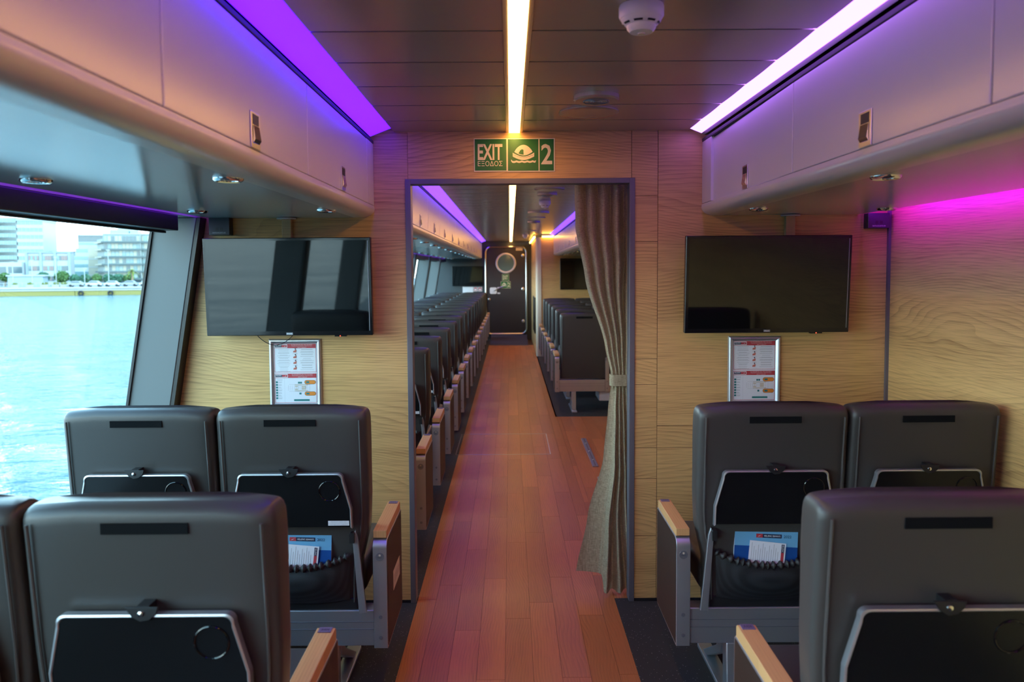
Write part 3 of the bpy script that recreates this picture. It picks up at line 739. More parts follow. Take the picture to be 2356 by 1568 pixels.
poster((1.083, WY, 1.0445), 'silver framed safety poster below the right television')

# ------------------------------------------------------------------ curtain
def lerp_t(tab, z):
    for (z0, v0), (z1, v1) in zip(tab, tab[1:]):
        if z <= z0 and z >= z1: t = (z0-z)/(z0-z1); t = t*t*(3-2*t)*.5+t*.5; return v0+(v1-v0)*t
    return tab[-1][1] if z < tab[-1][0] else tab[0][1]
XLt = [(1.90, .293), (1.70, .296), (1.46, .340), (1.14, .432), (1.02, .458), (.96, .459), (.85, .448), (.60, .428), (.30, .355), (.0, .300)]
XRt = [(1.90, .560), (1.2, .558), (1.02, .551), (.96, .551), (.80, .556), (.0, .556)]
AMt = [(1.90, .036), (1.46, .033), (1.14, .017), (1.0, .009), (.85, .014), (.5, .024), (.0, .028)]
YC = WY+WT+.045
def curt(u, v):
    z = 1.885-(1.885-.012)*v
    xl, xr, A = lerp_t(XLt, z), lerp_t(XRt, z), lerp_t(AMt, z)
    if z < .96:
        k = min(1, (.96-z)/.9)
        zf = .96-(.96-.085)*(.96-z)/.948; wt = max(0, min(1, (.245-u)/.03)); zz_ = z*(1-wt)+zf*wt
        xm = xl+(xr-xl)*(.22*(1-k)+.46*k)
        x = xl+(xm-xl)*(u/.22) if u < .22 else xm+(xr-xm)*((u-.22)/.78)
        ph = 2*PI*(.25+ (u*1.2 if u < .22 else .264+(u-.22)*(6.0-3.2*k)))
        y = YC+A*math.sin(ph)+(.010 if u < .2 else 0)*k - (.02*k if u > .22 else 0)
        return (x, y, zz_)
    k = max(0, min(1, (z-1.02)/.5))
    x = xl+(xr-xl)*u
    ph = 2*PI*(.1+u*(6.0-.9*k)+.25*math.sin(3.1*u+1.)*k)
    lo = .35+.65*min(1, u*1.6)
    return (x+.006*math.sin(ph*1.0+.8)*k, YC+A*math.sin(ph)*(lo*.7+.3)-.012*k*math.sin(PI*u), z)
cu = empty('curtain', (0, 0, 0)); tag(cu, 'taupe woven curtain tied back at the right side of the doorway', 'curtain')
part('cloth', MB().grid(120, 90, curt), 'curtain_cloth', cu, ang=80)
o = MB(); n = 40
ring = [(.505+.052*math.copysign(abs(math.cos(2*PI*k/n))**.6, math.cos(2*PI*k/n)), YC+.030*math.copysign(abs(math.sin(2*PI*k/n))**.7, math.sin(2*PI*k/n))) for k in range(n)]
o.loft([[(x, y, .968+.006*(x-.45)/.1*0) for x, y in ring], [(x*1.0, y, 1.020) for x, y in ring]], False)
part('tie_band', o, 'curtain_cloth', cu, ang=60)
part('curtain_rail', MB().box(-.40, .56, YC-.008, YC+.008, 1.886, 1.90), 'alu_dark', cu)

# ------------------------------------------------------------------ seats
SW = .2525
def yr(z): return -.045+.10*(1.03-z)       # rear surface of the backrest
def seat_w(z): return lerp_t([(1.1, SW), (.72, SW), (.62, .247), (.50, .218), (.30, .212)], z)
def seat_t(z): return lerp_t([(1.1, .115), (.95, .122), (.80, .105), (.62, .088), (.30, .08)], z)
def back_rings(n=44):
    lv = [(z, 1., 1.) for z in (.345, .42, .50, .56, .62, .68, .74, .80, .86, .92, .97, .995)]
    lv += [(1.010, .997, .98), (1.021, .988, .91), (1.029, .972, .76), (1.034, .952, .5)]
    rings = []
    for z, kw, kt in lv:
        w_, t_ = seat_w(z)*kw, seat_t(z); y0 = yr(z); yc = y0+t_/2; ring = []
        for k in range(n):
            a = 2*PI*(k+.5)/n; c, s = math.cos(a), math.sin(a)
            x = w_*math.copysign(abs(c)**.22, c); y = yc+t_/2*kt*math.copysign(abs(s)**.30, s)
            dz = .014*(1-(x/SW)**2)*max(0, min(1, (z-.86)/.15))
            ring.append((x, y, z+dz))
        rings.append(ring)
    return rings
def make_seat(detail=True):
    e = empty('passenger_seat')
    bk = part('backrest', MB().loft(back_rings()), 'leather', e, ang=70)
    for s in (-1, 1):
        pts = [(s*(seat_w(z)-.022), yr(z)+.0015-.0035, z) for z in (.36, .44, .52, .60, .68, .76, .84, .92, .98, 1.005)]
        part('piping', MB().tube(pts, .0034, 6), 'leather_pipe', bk)
    def arc(z, y): return [(-.215+.43*k/20, y-.001, z+.014*(1-((-.215+.43*k/20)/SW)**2)) for k in range(21)]
    part('top_seam', MB().tube(arc(1.004, yr(1.0)+.006), .0022, 5), 'leather_pipe', bk)
    z0 = .989
    part('velcro_strip', MB().box(-.086, .086, yr(1.0)-.0025, yr(1.0)+.006, z0-.004, z0+.018), 'velcro', bk)
    # tray table in its stowed place
    def tr(z): return yr(z)-.030
    outl = [(-.200, .636), (-.200, .705), (-.1755, .806)]+[(-.158+.0175*math.cos(PI-.24-(PI/2-.24)*k/5)+.0, .811+.0175*math.sin(PI-.24-(PI/2-.24)*k/5)) for k in range(6)]
    outl = outl+[(-x, z) for x, z in reversed(outl)]
    rear = [(x, tr(z)-.000, z) for x, z in outl]; front = [(x, tr(z)+.018, z) for x, z in outl]
    def ins(p, d): return (p[0]*(1-d/.2), p[1]+(d if p[1] < .65 else -d*(1 if p[1] > .8 else .2)))
    inn = [ins(p, .006) for p in outl]
    n = len(outl)
    tt = part('tray_table', MB().loft([[(x, tr(z)+.001, z) for x, z in inn], [(x, tr(z)+.016, z) for x, z in inn]]), 'tray_black', e, ang=30)
    o = MB(); R1 = [[(x, tr(z)+.000, z) for x, z in inn], [(x, tr(z)-.0015, z) for x, z in [ins(p, .004) for p in outl]], rear, front]
    for a, b in zip(R1, R1[1:]):
        for j in range(n-1): o.add([a[j], a[j+1], b[j+1], b[j]], [(0, 1, 2, 3)])
    part('metal_edge', o, 'alu', tt, ang=50)
    part('cup_ring', MB().tube([(.128+.034*math.cos(2*PI*k/28), tr(.768+.034*math.sin(2*PI*k/28))+.0005, .768+.034*math.sin(2*PI*k/28)) for k in range(28)], .0021, 6, True), 'black_gloss', tt)
    if detail:
        part('sticker', MB().box(.120, .190, tr(.655)-.0004, tr(.655)+.002, .648, .664), 'white', tt, smooth=False)
        part('sticker_print', text_mesh('LIFE JACKET UNDER SEAT', .006, .155, .6598, tr(.655)-.0008, width=.054, height=.0036).add(*(lambda q: (q.v, q.f))(text_mesh('ΣΩΣΙΒΙΟ ΚΑΤΩ ΑΠΟ ΤΟ ΚΑΘΙΣΜΑ', .006, .155, .6528, tr(.655)-.0008, width=.062, height=.0036))), 'print_grey', tt, smooth=False)
    lt = part('tray_latch', MB().prism([(-.036, .846), (.030, .846), (.026, .832), (.012, .820), (-.006, .817), (-.022, .826)], 'y', tr(.83)-.006, tr(.83)-.002), 'black', e, bevel=.001)
    part('latch_stem', MB().box(-.012, .012, tr(.83)-.004, yr(.85)+.004, .834, .848), 'black', lt)
    part('rivet', MB().lathe([(.0065, -.006), (.0055, -.009), (0, -.0105)], (-.004, tr(.83), .833), 'y', 12), 'chrome', lt)
    # hinge brackets
    for s in (-1, 1):
        b = MB(); a0, a1 = Vector((s*.203, 0, .612)), Vector((s*.226, 0, .335))
        b.prism([(s*.196, .60), (s*.206, .625), (s*.214, .60), (s*.240, .338), (s*.214, .335)], 'y', yr(.5)-.028, yr(.5)-.016)
        br = part('tray_arm', b, 'alu', e, bevel=.0015)
        part('hinge_knuckle', MB().lathe([(.009, -.034), (.009, -.012)], (s*.197, yr(.6), .612), 'y', 12).box(s*.197-.008, s*.197+.008, yr(.6)-.032, yr(.6)-.012, .585, .612), 'black', br)
    # pocket
    def pk(u, v):
        x = -.185+.37*u; q = 1-(2*u-1)**2
        zt = .540-.045*q**.8; zb = .372-.012*q; z = zt+(zb-zt)*v
        return (x*(1-.04*v), yr(z)-.006-.040*q**.7*math.sin(PI*(.15+.8*v))**.8, z)
    pkx = part('seat_pocket', MB().grid(36, 10, pk), 'pocket_mesh', e, ang=80)
    pts, rad = [], []
    for k in range(90):
        u = k/89; p = pk(u, 0); pts.append((p[0], p[1]-.003, p[2])); rad.append(.0095+.0055*math.sin(k*1.25+.9*math.sin(k*.31)))
    part('elastic_hem', MB().tube(pts, rad, 8), 'pocket_hem', pkx, ang=80)
    part('back_shell', MB().box(-.205, .205, yr(.35)-.004, yr(.35)+.06, .325, .375), 'black', e, bevel=.008)
    part('seat_cushion', MB().box(-.225, .225, .055, .53, .365, .475), 'leather', e, bevel=.035, seg=4)
    return e
def make_seat_far():
    """same seat, tray and arms only where they show from the doorway"""
    return make_seat(False)
seatA = make_seat(True); KIDS[seatA.name] = list(seatA.children)
for c in seatA.children: KIDS[c.name] = list(c.children)
su = [False]
def place_seat(x, y, lab, grp):
    o = seatA if not su[0] else copy_tree(seatA); su[0] = True
    o.location = (x, y, 0); tag(o, lab, 'seat', grp); return o

def make_plain_seat():
    e = empty('passenger_seat')
    rings = []
    for r in back_rings(): rings.append([(math.copysign(SW-.004, x)*abs(x)/max(1e-6, max(abs(p[0]) for p in r)) if z < .9 else x, y, z) for x, y, z in r])
    bk = part('backrest', MB().loft(rings), 'leather', e, ang=70)
    for s_ in (-1, 1): part('piping', MB().tube([(s_*(SW-.022), yr(z)-.002, z) for z in (.36, .5, .65, .8, .92, 1.0)], .0034, 6), 'leather_pipe', bk)
    part('velcro_strip', MB().box(-.086, .086, yr(1.0)-.0025, yr(1.0)+.006, .985, 1.007), 'velcro', bk)
    part('seat_cushion', MB().box(-.225, .225, .055, .53, .365, .475), 'leather', e, bevel=.035, seg=4)
    return e
seatB = make_plain_seat(); KIDS[seatB.name] = list(seatB.children)
for c in seatB.children: KIDS[c.name] = list(c.children)
def make_frame(sgn, middle=True, wside=True):
    """sgn -1: aisle end on +x (window side rows); sgn 1: aisle end on -x. origin: aisle face of the end post, floor, rear face of the post"""
    e = empty('seat_frame')
    s = 1 if sgn > 0 else -1
    def X(a, b): return sorted((s*a, s*b))
    tot = .05+1.01+.03
    bm = part('beam', MB().box(*X(.048, tot), .012, .075, .208, .334), 'alu', e, bevel=.004)
    for z in (.292, .266): part('groove', MB().box(*X(.05, tot-.002), .0105, .014, z, z+.0022), 'alu_dark', bm, smooth=False)
    for k, x0 in enumerate((0., .05+.505-.022, tot-.04)):
        if k == 2 and not wside: continue
        wd = .048 if k == 0 else .040
        out = [(0, .205)]+[(.032-.032*math.cos(PI/2*j/6), .553+.032*math.sin(PI/2*j/6)) for j in range(7)]+[(.335, .585), (.343, .578), (.343, .22), (.335, .208)]
        ar = part('armrest', MB().prism(out, 'x', *X(x0, x0+wd)), 'alu', e, bevel=.0015, seg=1)
        part('wood_cap', MB().prism([(.018, .584), (.010, .588), (.010, .613), (.325, .617), (.331, .611), (.331, .584)], 'x', *X(x0+.001, x0+wd-.001)), 'arm_wood', ar, bevel=.002)
        inn = [(.006, .214)]+[(.036-.030*math.cos(PI/2*j/6), .549+.030*math.sin(PI/2*j/6)) for j in range(7)]+[(.334, .579), (.337, .224), (.331, .214)]
        part('side_panel', MB().prism(inn, 'x', *X(x0-.0012, x0+wd+.0012)), 'arm_laminate', ar, smooth=False)
        for z in (.315, .243): part('screw', MB().lathe([(.0065, .0), (.0065, -.0012), (.004, -.0018), (0, -.001)], (s*(x0+wd/2), 0, z), 'y', 14), 'alu_dark', ar)
        if k == 0:
            bd = part('badge', MB().lathe([(.0145, .0), (.0145, -.0012), (0, -.0013)], (s*(x0+wd/2), 0, .525), 'y', 20), 'alu_dark', ar)
            part('lettering', text_mesh('WEST', .008, s*(x0+wd/2), .523, -.0016, width=.017, height=.005), 'print_dark', bd, smooth=False)
            part('badge_star', poly(MB(), [(s*(x0+wd/2)+.004*math.cos(a*PI/3), .531+.004*math.sin(a*PI/3)) for a in range(6)], -.0016), 'print_tan', bd, smooth=False)
            npl = part('number_plate', MB().box(*X(x0+.008, x0+wd-.008), .300, .326, .6155, .6185), 'plate_purple', ar)
            q_ = text_mesh('A404', .01, s*(x0+wd/2), 0, 0, width=.020, height=.012); part('lettering', MB().add([(a_, .313+c_, .6188) for a_, b_, c_ in q_.v], q_.f), 'navy', npl, smooth=False)
    for k, x0 in enumerate((.20, .80)):
        lg = part('leg', MB().box(*X(x0-.028, x0+.028), -.10, .40, 0, .016), 'alu', e, bevel=.004)
        part('leg_post', MB().prism([(-.002, .016), (.055, .016), (.062, .21), (.014, .21)], 'x', *X(x0-.024, x0+.024)), 'alu', lg, bevel=.006)
        part('leg_brace', MB().prism([(.30, .016), (.35, .016), (.16, .13), (.10, .21), (.062, .21), (.10, .13)], 'x', *X(x0-.02, x0+.02)), 'alu', lg, bevel=.005)
        part('leg_bolt', MB().lathe([(.012, .016), (.012, .024), (0, .026)], (s*x0, -.05, 0), 'z', 12), 'chrome', lg)
    return e
frL, frR = make_frame(-1), make_frame(1)
for f in (frL, frR):
    KIDS[f.name] = list(f.children)
    for c in f.children: KIDS[c.name] = list(c.children)
fu = {frL: False, frR: False}
def place_frame(proto, x, y, lab, grp):
    o = proto if not fu[proto] else copy_tree(proto); fu[proto] = True
    o.location = (x, y, 0); tag(o, lab, 'seat frame', grp); return o
XA, XWN = -.735, -1.245
GN, GF = 'seats in the near cabin', 'seats beyond the doorway'
place_seat(XA, 2.545, 'grey leather seat with blue magazine in its pocket, left of the doorway', GN)
place_seat(XWN, 2.545, 'grey leather window seat in the row under the left television', GN)
place_seat(XA+.012, 1.515, 'large grey leather aisle seat back at the lower left corner', GN)
place_seat(XWN+.012, 1.515, 'seat cut off by the lower left edge beside the window', GN)
place_seat(.880, 2.545, 'dark leather aisle seat with blue magazine, right of the doorway', GN)
place_seat(1.390, 2.545, 'dark leather seat by the oak wall under the right television', GN)
place_seat(.862, 1.515, 'large dark leather seat back at the lower right corner', GN)
place_seat(1.372, 1.515, 'dark seat out at the right edge beside the nearest seat', GN)
GFn = 'seat frames in the near cabin'
place_frame(frL, -.427, 2.545, 'aluminium seat frame with wooden armrest, front row on the window side', GFn)
place_frame(frL, -.437, 1.515, 'aluminium seat frame of the nearest row on the window side', GFn)
place_frame(frR, .562, 2.545, 'aluminium seat frame with wooden armrest, front row on the oak wall side', GFn)
place_frame(frR, .556, 1.515, 'aluminium seat frame of the nearest row on the oak wall side', GFn)
for i in range(16):
    y = 3.735+.783*i
    place_seat(XA, y, 'grey leather aisle seat, %s row beyond the doorway on the window side' % NUM[i], GF)
    place_seat(XWN, y, 'grey leather window seat, %s row beyond the doorway on the window side' % NUM[i], GF)
    place_frame(frL, -.427, y, 'seat frame with orange-lit armrest, %s row beyond the doorway on the window side' % NUM[i], 'far seat frames')
for i in range(6):
    y = 7.98+.82*i
    if i == 0:
        for x, o, l_ in ((.775, seatB, 'plain dark seat back without tray, first row beside the curtain'), (1.285, copy_tree(seatB), 'plain dark inner seat back, first row behind the curtain edge')):
            o.location = (x, y, 0); tag(o, l_, 'seat', GF)
    if i: place_seat(.775, y, 'dark leather aisle seat, %s row beside the curtain' % NUM[i], GF)
    if i: place_seat(1.285, y, 'dark leather inner seat, %s row beside the curtain' % NUM[i], GF)
    place_frame(frR, .466, y, 'seat frame with wooden armrest, %s row beside the curtain' % NUM[i], 'far seat frames')
rl_ = part('row_label', MB().box(.0012, .0022, .125, .275, .355, .425), 'cream', frL, smooth=False)
part('row_label_print', MB().box(.0022, .0025, .14, .26, .375, .405), 'print_tan', rl_, smooth=False)
bx_ = empty('life_vest_box', (1.10, 8.03, .10)); tag(bx_, 'pale grey box under the first seat row beside the curtain', 'box')
part('case', MB().box(-.16, .25, 0, .35, 0, .105), 'plastic_white', bx_, bevel=.006); part('lid', MB().box(-.162, .252, -.002, .352, .098, .108), 'plastic_white', bx_, bevel=.002)

# ------------------------------------------------------------------ magazines
def magazine(x, y, lab, lab2, rz):
    z0 = .444
    e = empty('magazine', (x, y+yr(.55)-.016, z0)); e.rotation_euler = (math.radians(-4), rz, 0); tag(e, lab, 'magazine', 'magazines in seat pockets')
    W = .215; H = .185
    part('pages', MB().box(-W/2, W/2, .002, .010, 0, H+.006), 'paper', e, bevel=.001)
    part('cover_sky', MB().box(-W/2, W/2, -.0005, .002, H*.60, H), 'cover_sky', e, smooth=False)
    part('cover_sea', MB().box(-W/2, W/2, -.0006, .002, 0, H*.60), 'cover_sea', e, smooth=False)
    part('logo_red', flat(MB(), -.035, -.013, H-.045, H-.032, -.0012), 'print_red', e, smooth=False)
    part('logo_navy', flat(MB(), -.013, .052, H-.045, H-.032, -.0012), 'navy', e, smooth=False)
    part('logo_bird', poly(MB(), [(-.030, H-.042), (-.023, H-.0395), (-.016, H-.034), (-.021, H-.0375), (-.026, H-.039)], -.0016), 'white', e, smooth=False)
    part('lettering', text_mesh('HELLENIC SEAWAYS', .01, .0195, H-.0385, -.0016, bold=.0002, width=.056, height=.006), 'white', e, smooth=False)
    part('lettering', text_mesh('2022', .012, .072, H-.039, -.0012, width=.026, height=.009), 'navy', e, smooth=False)
    l = empty('leaflet', (x-.002, y+yr(.55)-.020, z0+.006)); l.rotation_euler = (math.radians(-4), rz+.06, 0); tag(l, lab2, 'leaflet', 'leaflets in seat pockets')
    part('sheet', MB().box(-.062, .062, -.001, 0, -.02, .122), 'paper', l, smooth=False)
    o = MB()
    for k in range(13): flat(o, -.054+.0075*k, -.0528+.0075*k, .02, .116-(k*7 % 5)*.006, -.0014)
    part('text_lines', o, 'print_grey', l, smooth=False)
    part('logo_red', flat(MB(), .047, .057, .06, .090, -.0014), 'print_red', l, smooth=False); part('logo_navy', flat(MB(), .047, .057, .090, .118, -.0014), 'navy', l, smooth=False)
    part('lettering', text_mesh('HELLENIC', .007, .052, .104, -.0018, width=.025, height=.006, rot=-PI/2), 'white', l, smooth=False)
magazine(XA+.010, 2.545, 'blue magazine with 2022 on the cover in the left seat pocket', 'white leaflet in front of the magazine in the left seat pocket', .03)
magazine(.880-.020, 2.545, 'blue magazine with 2022 on the cover in the right seat pocket', 'white leaflet in front of the magazine in the right seat pocket', .05)

# ------------------------------------------------------------------ floor fittings beyond the doorway
def rail(loc, L_, lab):
    e = empty('floor_rail', loc); tag(e, lab, 'floor rail', 'seat rails on the floor')
    part('track', MB().box(-.022, .022, 0, L_, 0, .010), 'alu', e, bevel=.002)
    part('slot', MB().box(-.005, .005, .01, L_-.01, .0098, .0106), 'alu_dark', e, smooth=False)
    for k in range(3): part('bolt', MB().lathe([(.007, .010), (.006, .014), (0, .015)], (.0, L_*(.2+.3*k), 0), 'z', 10), 'chrome', e)
rail((.640, 5.70, 0), .95, 'aluminium seat rail screwed to the floor beside the curtain')
rail((.640, 4.55, 0), .85, 'aluminium seat rail mostly hidden behind the curtain')
h = empty('floor_hatch', (-.455, 6.11, 0)); tag(h, 'rectangular floor hatch with thin metal edging in the aisle', 'floor hatch')
for a in (((0, .77), (.0, .008)), ((0, .77), (.77, .778)), ((0, .008), (0, .778)), ((.77, .778), (0, .778))): part('edge_strip', MB().box(*a[0], *a[1], 0, .0015), 'steel', h, smooth=False)

# ------------------------------------------------------------------ exit door at the far end
DX0, DX1, DZ0, DZ1 = -.520, .345, .13, 1.985
d = part('door_1', MB().prism(rrect(DX0+.02, DX1-.02, DZ0+.02, DZ1-.02, .11), 'y', YF-.045, YF), 'door_dark', bevel=.004); tag(d, 'dark watertight exit door with porthole', kind='structure')
loop = [(x, YF-.05, z) for x, z in rrect(DX0, DX1, DZ0, DZ1, .12, 8)]
part('door_frame', MB().tube(loop, .022, 8, True), 'steel', d)
pc = (-.090, YF-.05, 1.64)
part('porthole_ring', MB().tube([(pc[0]+.198*math.cos(2*PI*k/36), pc[1], pc[2]+.198*math.sin(2*PI*k/36)) for k in range(36)], .022, 8, True), 'plastic_white', d)
pg = mat('porthole_view', (.10, .20, .22), .06, spec=.6)
part('porthole_glass', MB().lathe([(.185, -.006), (0, -.007)], (pc[0], YF-.045, pc[2]), 'y', 36), 'porthole_view', d, smooth=False)
part('lock_plate', MB().prism(rrect(-.435, -.285, .985, 1.125, .03), 'y', YF-.062, YF-.045), 'plastic_white', d, bevel=.003)
part('lever', MB().tube([(-.35, YF-.07, 1.05), (-.30, YF-.09, 1.075), (-.20, YF-.09, 1.125), (-.15, YF-.09, 1.14)], .010, 8), 'steel', d)
for z in (1.80, 1.09, .40): part('hinge_bolt', MB().lathe([(.036, 0), (.036, -.012), (.018, -.02), (0, -.022)], (.275, YF-.045, z), 'y', 18), 'steel', d)
part('hinge_bolt', MB().lathe([(.026, 0), (.026, -.012), (0, -.02)], (-.45, YF-.045, .87), 'y', 16), 'steel', d)
part('name_plate', MB().box(.125, .27, YF-.05, YF-.045, 1.905, 1.972), 'cream', d)
part('plate', MB().box(-.275, -.215, YF-.05, YF-.045, 1.10, 1.13).box(-.275, -.215, YF-.05, YF-.045, .985, 1.015), 'plastic_white', d)
exit_sign((-.170, YF-.046, 1.262), 1., 'small green EXIT sign on the far exit door', False)
raft_sign((-.200, YF-.046, 1.105), 1., 'small green life raft sign with 2 on the far exit door')
r_ = empty('door_ramp', (0, 0, 0)); tag(r_, 'dark purple carpeted ramp in front of the far exit door', 'ramp')
part('slope', MB().prism([(15.05, 0), (YF-.06, .115), (YF-.06, 0)], 'x', -.415, .352), 'ramp', r_, smooth=False)
part('nosing', MB().box(-.415, .352, 15.03, 15.06, 0, .006), 'alu_dark', r_)
# notices on the end wall
for x0, x1, z0, z1, m1, lab in ((-1.02, -.79, .86, 1.14, 'paper', 'white framed notice on the dark end wall'), (-.785, -.70, 1.04, 1.135, 'print_red', 'red fire notice left of the exit door'), (-.69, -.60, 1.04, 1.135, 'print_red', 'red fire equipment sign nearest the exit door')):
    e = empty('notice', (0, YF, 0)); tag(e, lab, 'sign')
    part('plate', MB().box(x0, x1, -.01, 0, z0, z1), 'plastic_white', e, bevel=.002)
    part('print', flat(MB(), x0+.012, x1-.012, z0+.012, z1-.012, -.0105), m1, e, smooth=False)
    part('symbol', flat(MB(), (x0+x1)/2-.02, (x0+x1)/2+.02, z0+.02, z0+.06, -.011), 'white' if m1 == 'print_red' else 'print_red', e, smooth=False)
# service block on the right
sb = part('wall_block', MB().box(.53, XW2+.05, 13.1, 13.16, 0, 2.04).box(.455, .50, 13.14, YF, 0, 2.04), 'oak_wall', smooth=False); tag(sb, 'oak faced service block beside the exit corridor', kind='structure')
part('corner_column', MB().prism([(.445, 13.18), (.445, 13.13)]+[(.490-.045*math.cos(PI/2*k/6), 13.13-.045*math.sin(PI/2*k/6)) for k in range(7)]+[(.535, 13.085), (.535, 13.18)], 'z', 0, 2.05), 'cream', sb, ang=60)
part('side_screen', MB().box(.435, .455, 13.6, 14.6, .35, 1.0), 'smoked', sb, bevel=.008)
for nm, b, lab in (('cove_light', (.55, .76, 13.05, 13.09), 'amber strip light across the top of the far oak block'), ('cove_light', (.41, .44, 13.2, YF-.3), 'amber strip light along the corridor to the exit door')):
    e = empty(nm, (0, 0, 2.045)); tag(e, lab, 'light')
    part('diffuser', MB().box(*b, .0, .03), 'led_amber', e); part('holder', MB().box(b[0], b[1], b[2], b[3], .03, .045), 'bin_white', e)

# ------------------------------------------------------------------ harbour outside the windows
QA = Vector((-105.05, 156.8)); QD = Vector((.97516, .22151)); QN = Vector((-.22151, .97516))
SEA, GND = -3.5, -2.0
QROT = math.atan2(QD.y, QD.x)
def hloc(s, t, z=GND): p = QA+QD*s+QN*t; return (p.x, p.y, z)
def hempty(name, s, t, z=GND): e = empty(name, hloc(s, t, z)); e.rotation_euler = (0, 0, QROT); return e
mat('bld_white', (0.322, 0.343, 0.343), .7); mat('bld_mint', (0.260, 0.312, 0.302), .7); mat('bld_grey', (0.218, 0.234, 0.218), .7); mat('bld_beige', (0.322, 0.291, 0.218), .7)
mat('bld_blue', (0.234, 0.291, 0.343), .7); mat('slab_dark', (0.073, 0.094, 0.094), .7)
mat('win_dark', (.06, .09, .10), .15); mat('win_teal', (0.114, 0.198, 0.208), .15); mat('win_warm', (0.260, 0.250, 0.187), .2); mat('win_red', (.20, .13, .12), .3)
mat('quay_side', (0.218, 0.187, 0.052), .8, bump=(3., .4, .1)); mat('quay_top', (0.286, 0.281, 0.260), .8); mat('street', (0.182, 0.182, 0.182), .85)
mat('leaf_green', (0.052, 0.114, 0.026), .8); mat('leaf_dark', (.035, .11, .06), .8); mat('leaf_palm', (0.156, 0.177, 0.026), .8); mat('trunk', (.22, .15, .09), .9)
mat('car_white', (0.364, 0.374, 0.385), .3); mat('car_blue', (.10, .16, .30), .3); mat('car_silver', (0.218, 0.234, 0.250), .3); mat('crane_yellow', (.75, .45, .05), .5)
mat('hills', (.20, .26, .26), .9)
sea = part('sea', MB().box(-900, 400, -600, 900, SEA-.5, SEA), 'sea', smooth=False); tag(sea, 'pale turquoise rippled harbour water outside the window', 'sea', kind='stuff')
import numpy as np
rg = np.random.default_rng(5); na, nr = 560, 340
th_, rr_ = np.meshgrid(np.radians(np.linspace(96, 236, na)), np.geomspace(3.2, 215, nr))
gx_, gy_ = rr_*np.cos(th_), rr_*np.sin(th_); hz = np.zeros_like(gx_); dr_ = rr_*.013
for lam, amp in ((5.5, .016), (3.9, .018), (2.7, .022), (2.1, .023), (1.6, .022), (1.25, .021), (1.0, .019), (.85, .017), (.75, .016), (.66, .015)):
    fade = np.clip((lam/dr_-2.5)/4, 0, 1)
    for _ in range(2):
        th = rg.normal(1.0, .55); k_ = 2*PI/lam; a_ = rg.uniform(0, 6.28)
        ph = k_*(gx_*math.cos(th)+gy_*math.sin(th))+a_; hz += fade*amp*((1-np.abs(np.sin(ph/2)))-.36)*1.35*(.6+.4*np.sin(.21*gx_+.17*gy_+a_*3))
wv = MB(); wv.v = [tuple(p) for p in np.stack([gx_, gy_, SEA+.16+hz], -1).reshape(-1, 3).tolist()]
wv.f = [(j*na+i, j*na+i+1, (j+1)*na+i+1, (j+1)*na+i) for j in range(nr-1) for i in range(na-1)]
tag(part('waves', wv, 'sea', sea, ang=180), kind='stuff')
q = hempty('quay', 0, 0, SEA-.4); tag(q, 'long yellow edged stone quay across the water', 'quay')
for k in range(16): part('quay_block', MB().box(-130+16*k+.05, -114+16*k-.05, 0, 6, 0, 1.9), 'quay_side', q, smooth=False)
part('quay_coping', MB().box(-130, 126, -.15, 30, 1.55, 1.9), 'quay_top', q, smooth=False); part('street', MB().box(-200, 160, 30, 160, 1.5, 1.9), 'street', q, smooth=False)
for s in (15.2, 20.9, 31.0, -3.):
    f = hempty('tyre_fender', s, -.25, -2.9); tag(f, 'black tyre fender on the quay wall, %s of four from the left' % {-3.: 'first', 15.2: 'second', 20.9: 'third', 31.0: 'last'}[s], 'tyre', 'tyre fenders on the quay')
    part('tyre', MB().tube([(.42*math.cos(2*PI*k/16), 0, .42*math.sin(2*PI*k/16)) for k in range(16)], .17, 8, True), 'rubber', f); part('chain', MB().box(-.04, .04, -.04, .04, .4, 1.0), 'alu_dark', f)
def building(name, s0, s1, t0, depth, top, wallm, lab, cat='building'):
    e = hempty(name, s0, t0); tag(e, lab, cat, None)
    return e, s1-s0, top-GND
# white three-storey office with three bays
e, W, H = building('office_building', -16.4, -5.0, 60, 14, 7.0, 'bld_white', 'white three storey office block with three window bays across the water')
part('wall', MB().box(0, W, 0, 3, 0, H), 'bld_white', e, smooth=False)
for k in range(4): part('pier', MB().box(k*(W-.6)/3, k*(W-.6)/3+.6, -.35, 0, 0, H+.1), 'bld_blue', e, smooth=False)
part('parapet', MB().box(-.1, W+.1, -.4, 3, H, H+.25), 'bld_blue', e, smooth=False)
for r in range(3):
    for k in range(3):
        x0 = k*(W-.6)/3+.8; x1 = (k+1)*(W-.6)/3-.2; z0 = .5+2.85*r
        wn = part('window', MB().box(x0, x1, -.1, .05, z0+.7, z0+2.0), 'win_dark', e, smooth=False)
        for j in range(5):
            xa = x0+(x1-x0)*j/5; part('pane', MB().box(xa+.04, xa+(x1-x0)/5-.04, -.14, -.1, z0+.75, z0+1.95), random.choice(('win_red', 'win_dark', 'win_teal', 'win_red')), wn, smooth=False)
e, W, H = building('annex_building', -24.5, -16.6, 58, 12, 4.4, 'bld_white', 'low white annex at the left edge of the window view')
part('wall', MB().box(0, W, 0, 12, 0, H), 'bld_white', e, smooth=False); part('canopy', MB().box(-.2, W+.2, -1.2, 0, 2.6, 2.95), 'bld_white', e, smooth=False)
for k in range(2): part('window', MB().box(.6+k*3.9, 4.0+k*3.9, -.08, .05, 3.4, 5.2), 'win_dark', e, smooth=False)
part('gate', MB().box(1.5, 6.4, -.08, .05, 0, 2.3), 'win_dark', e, smooth=False)
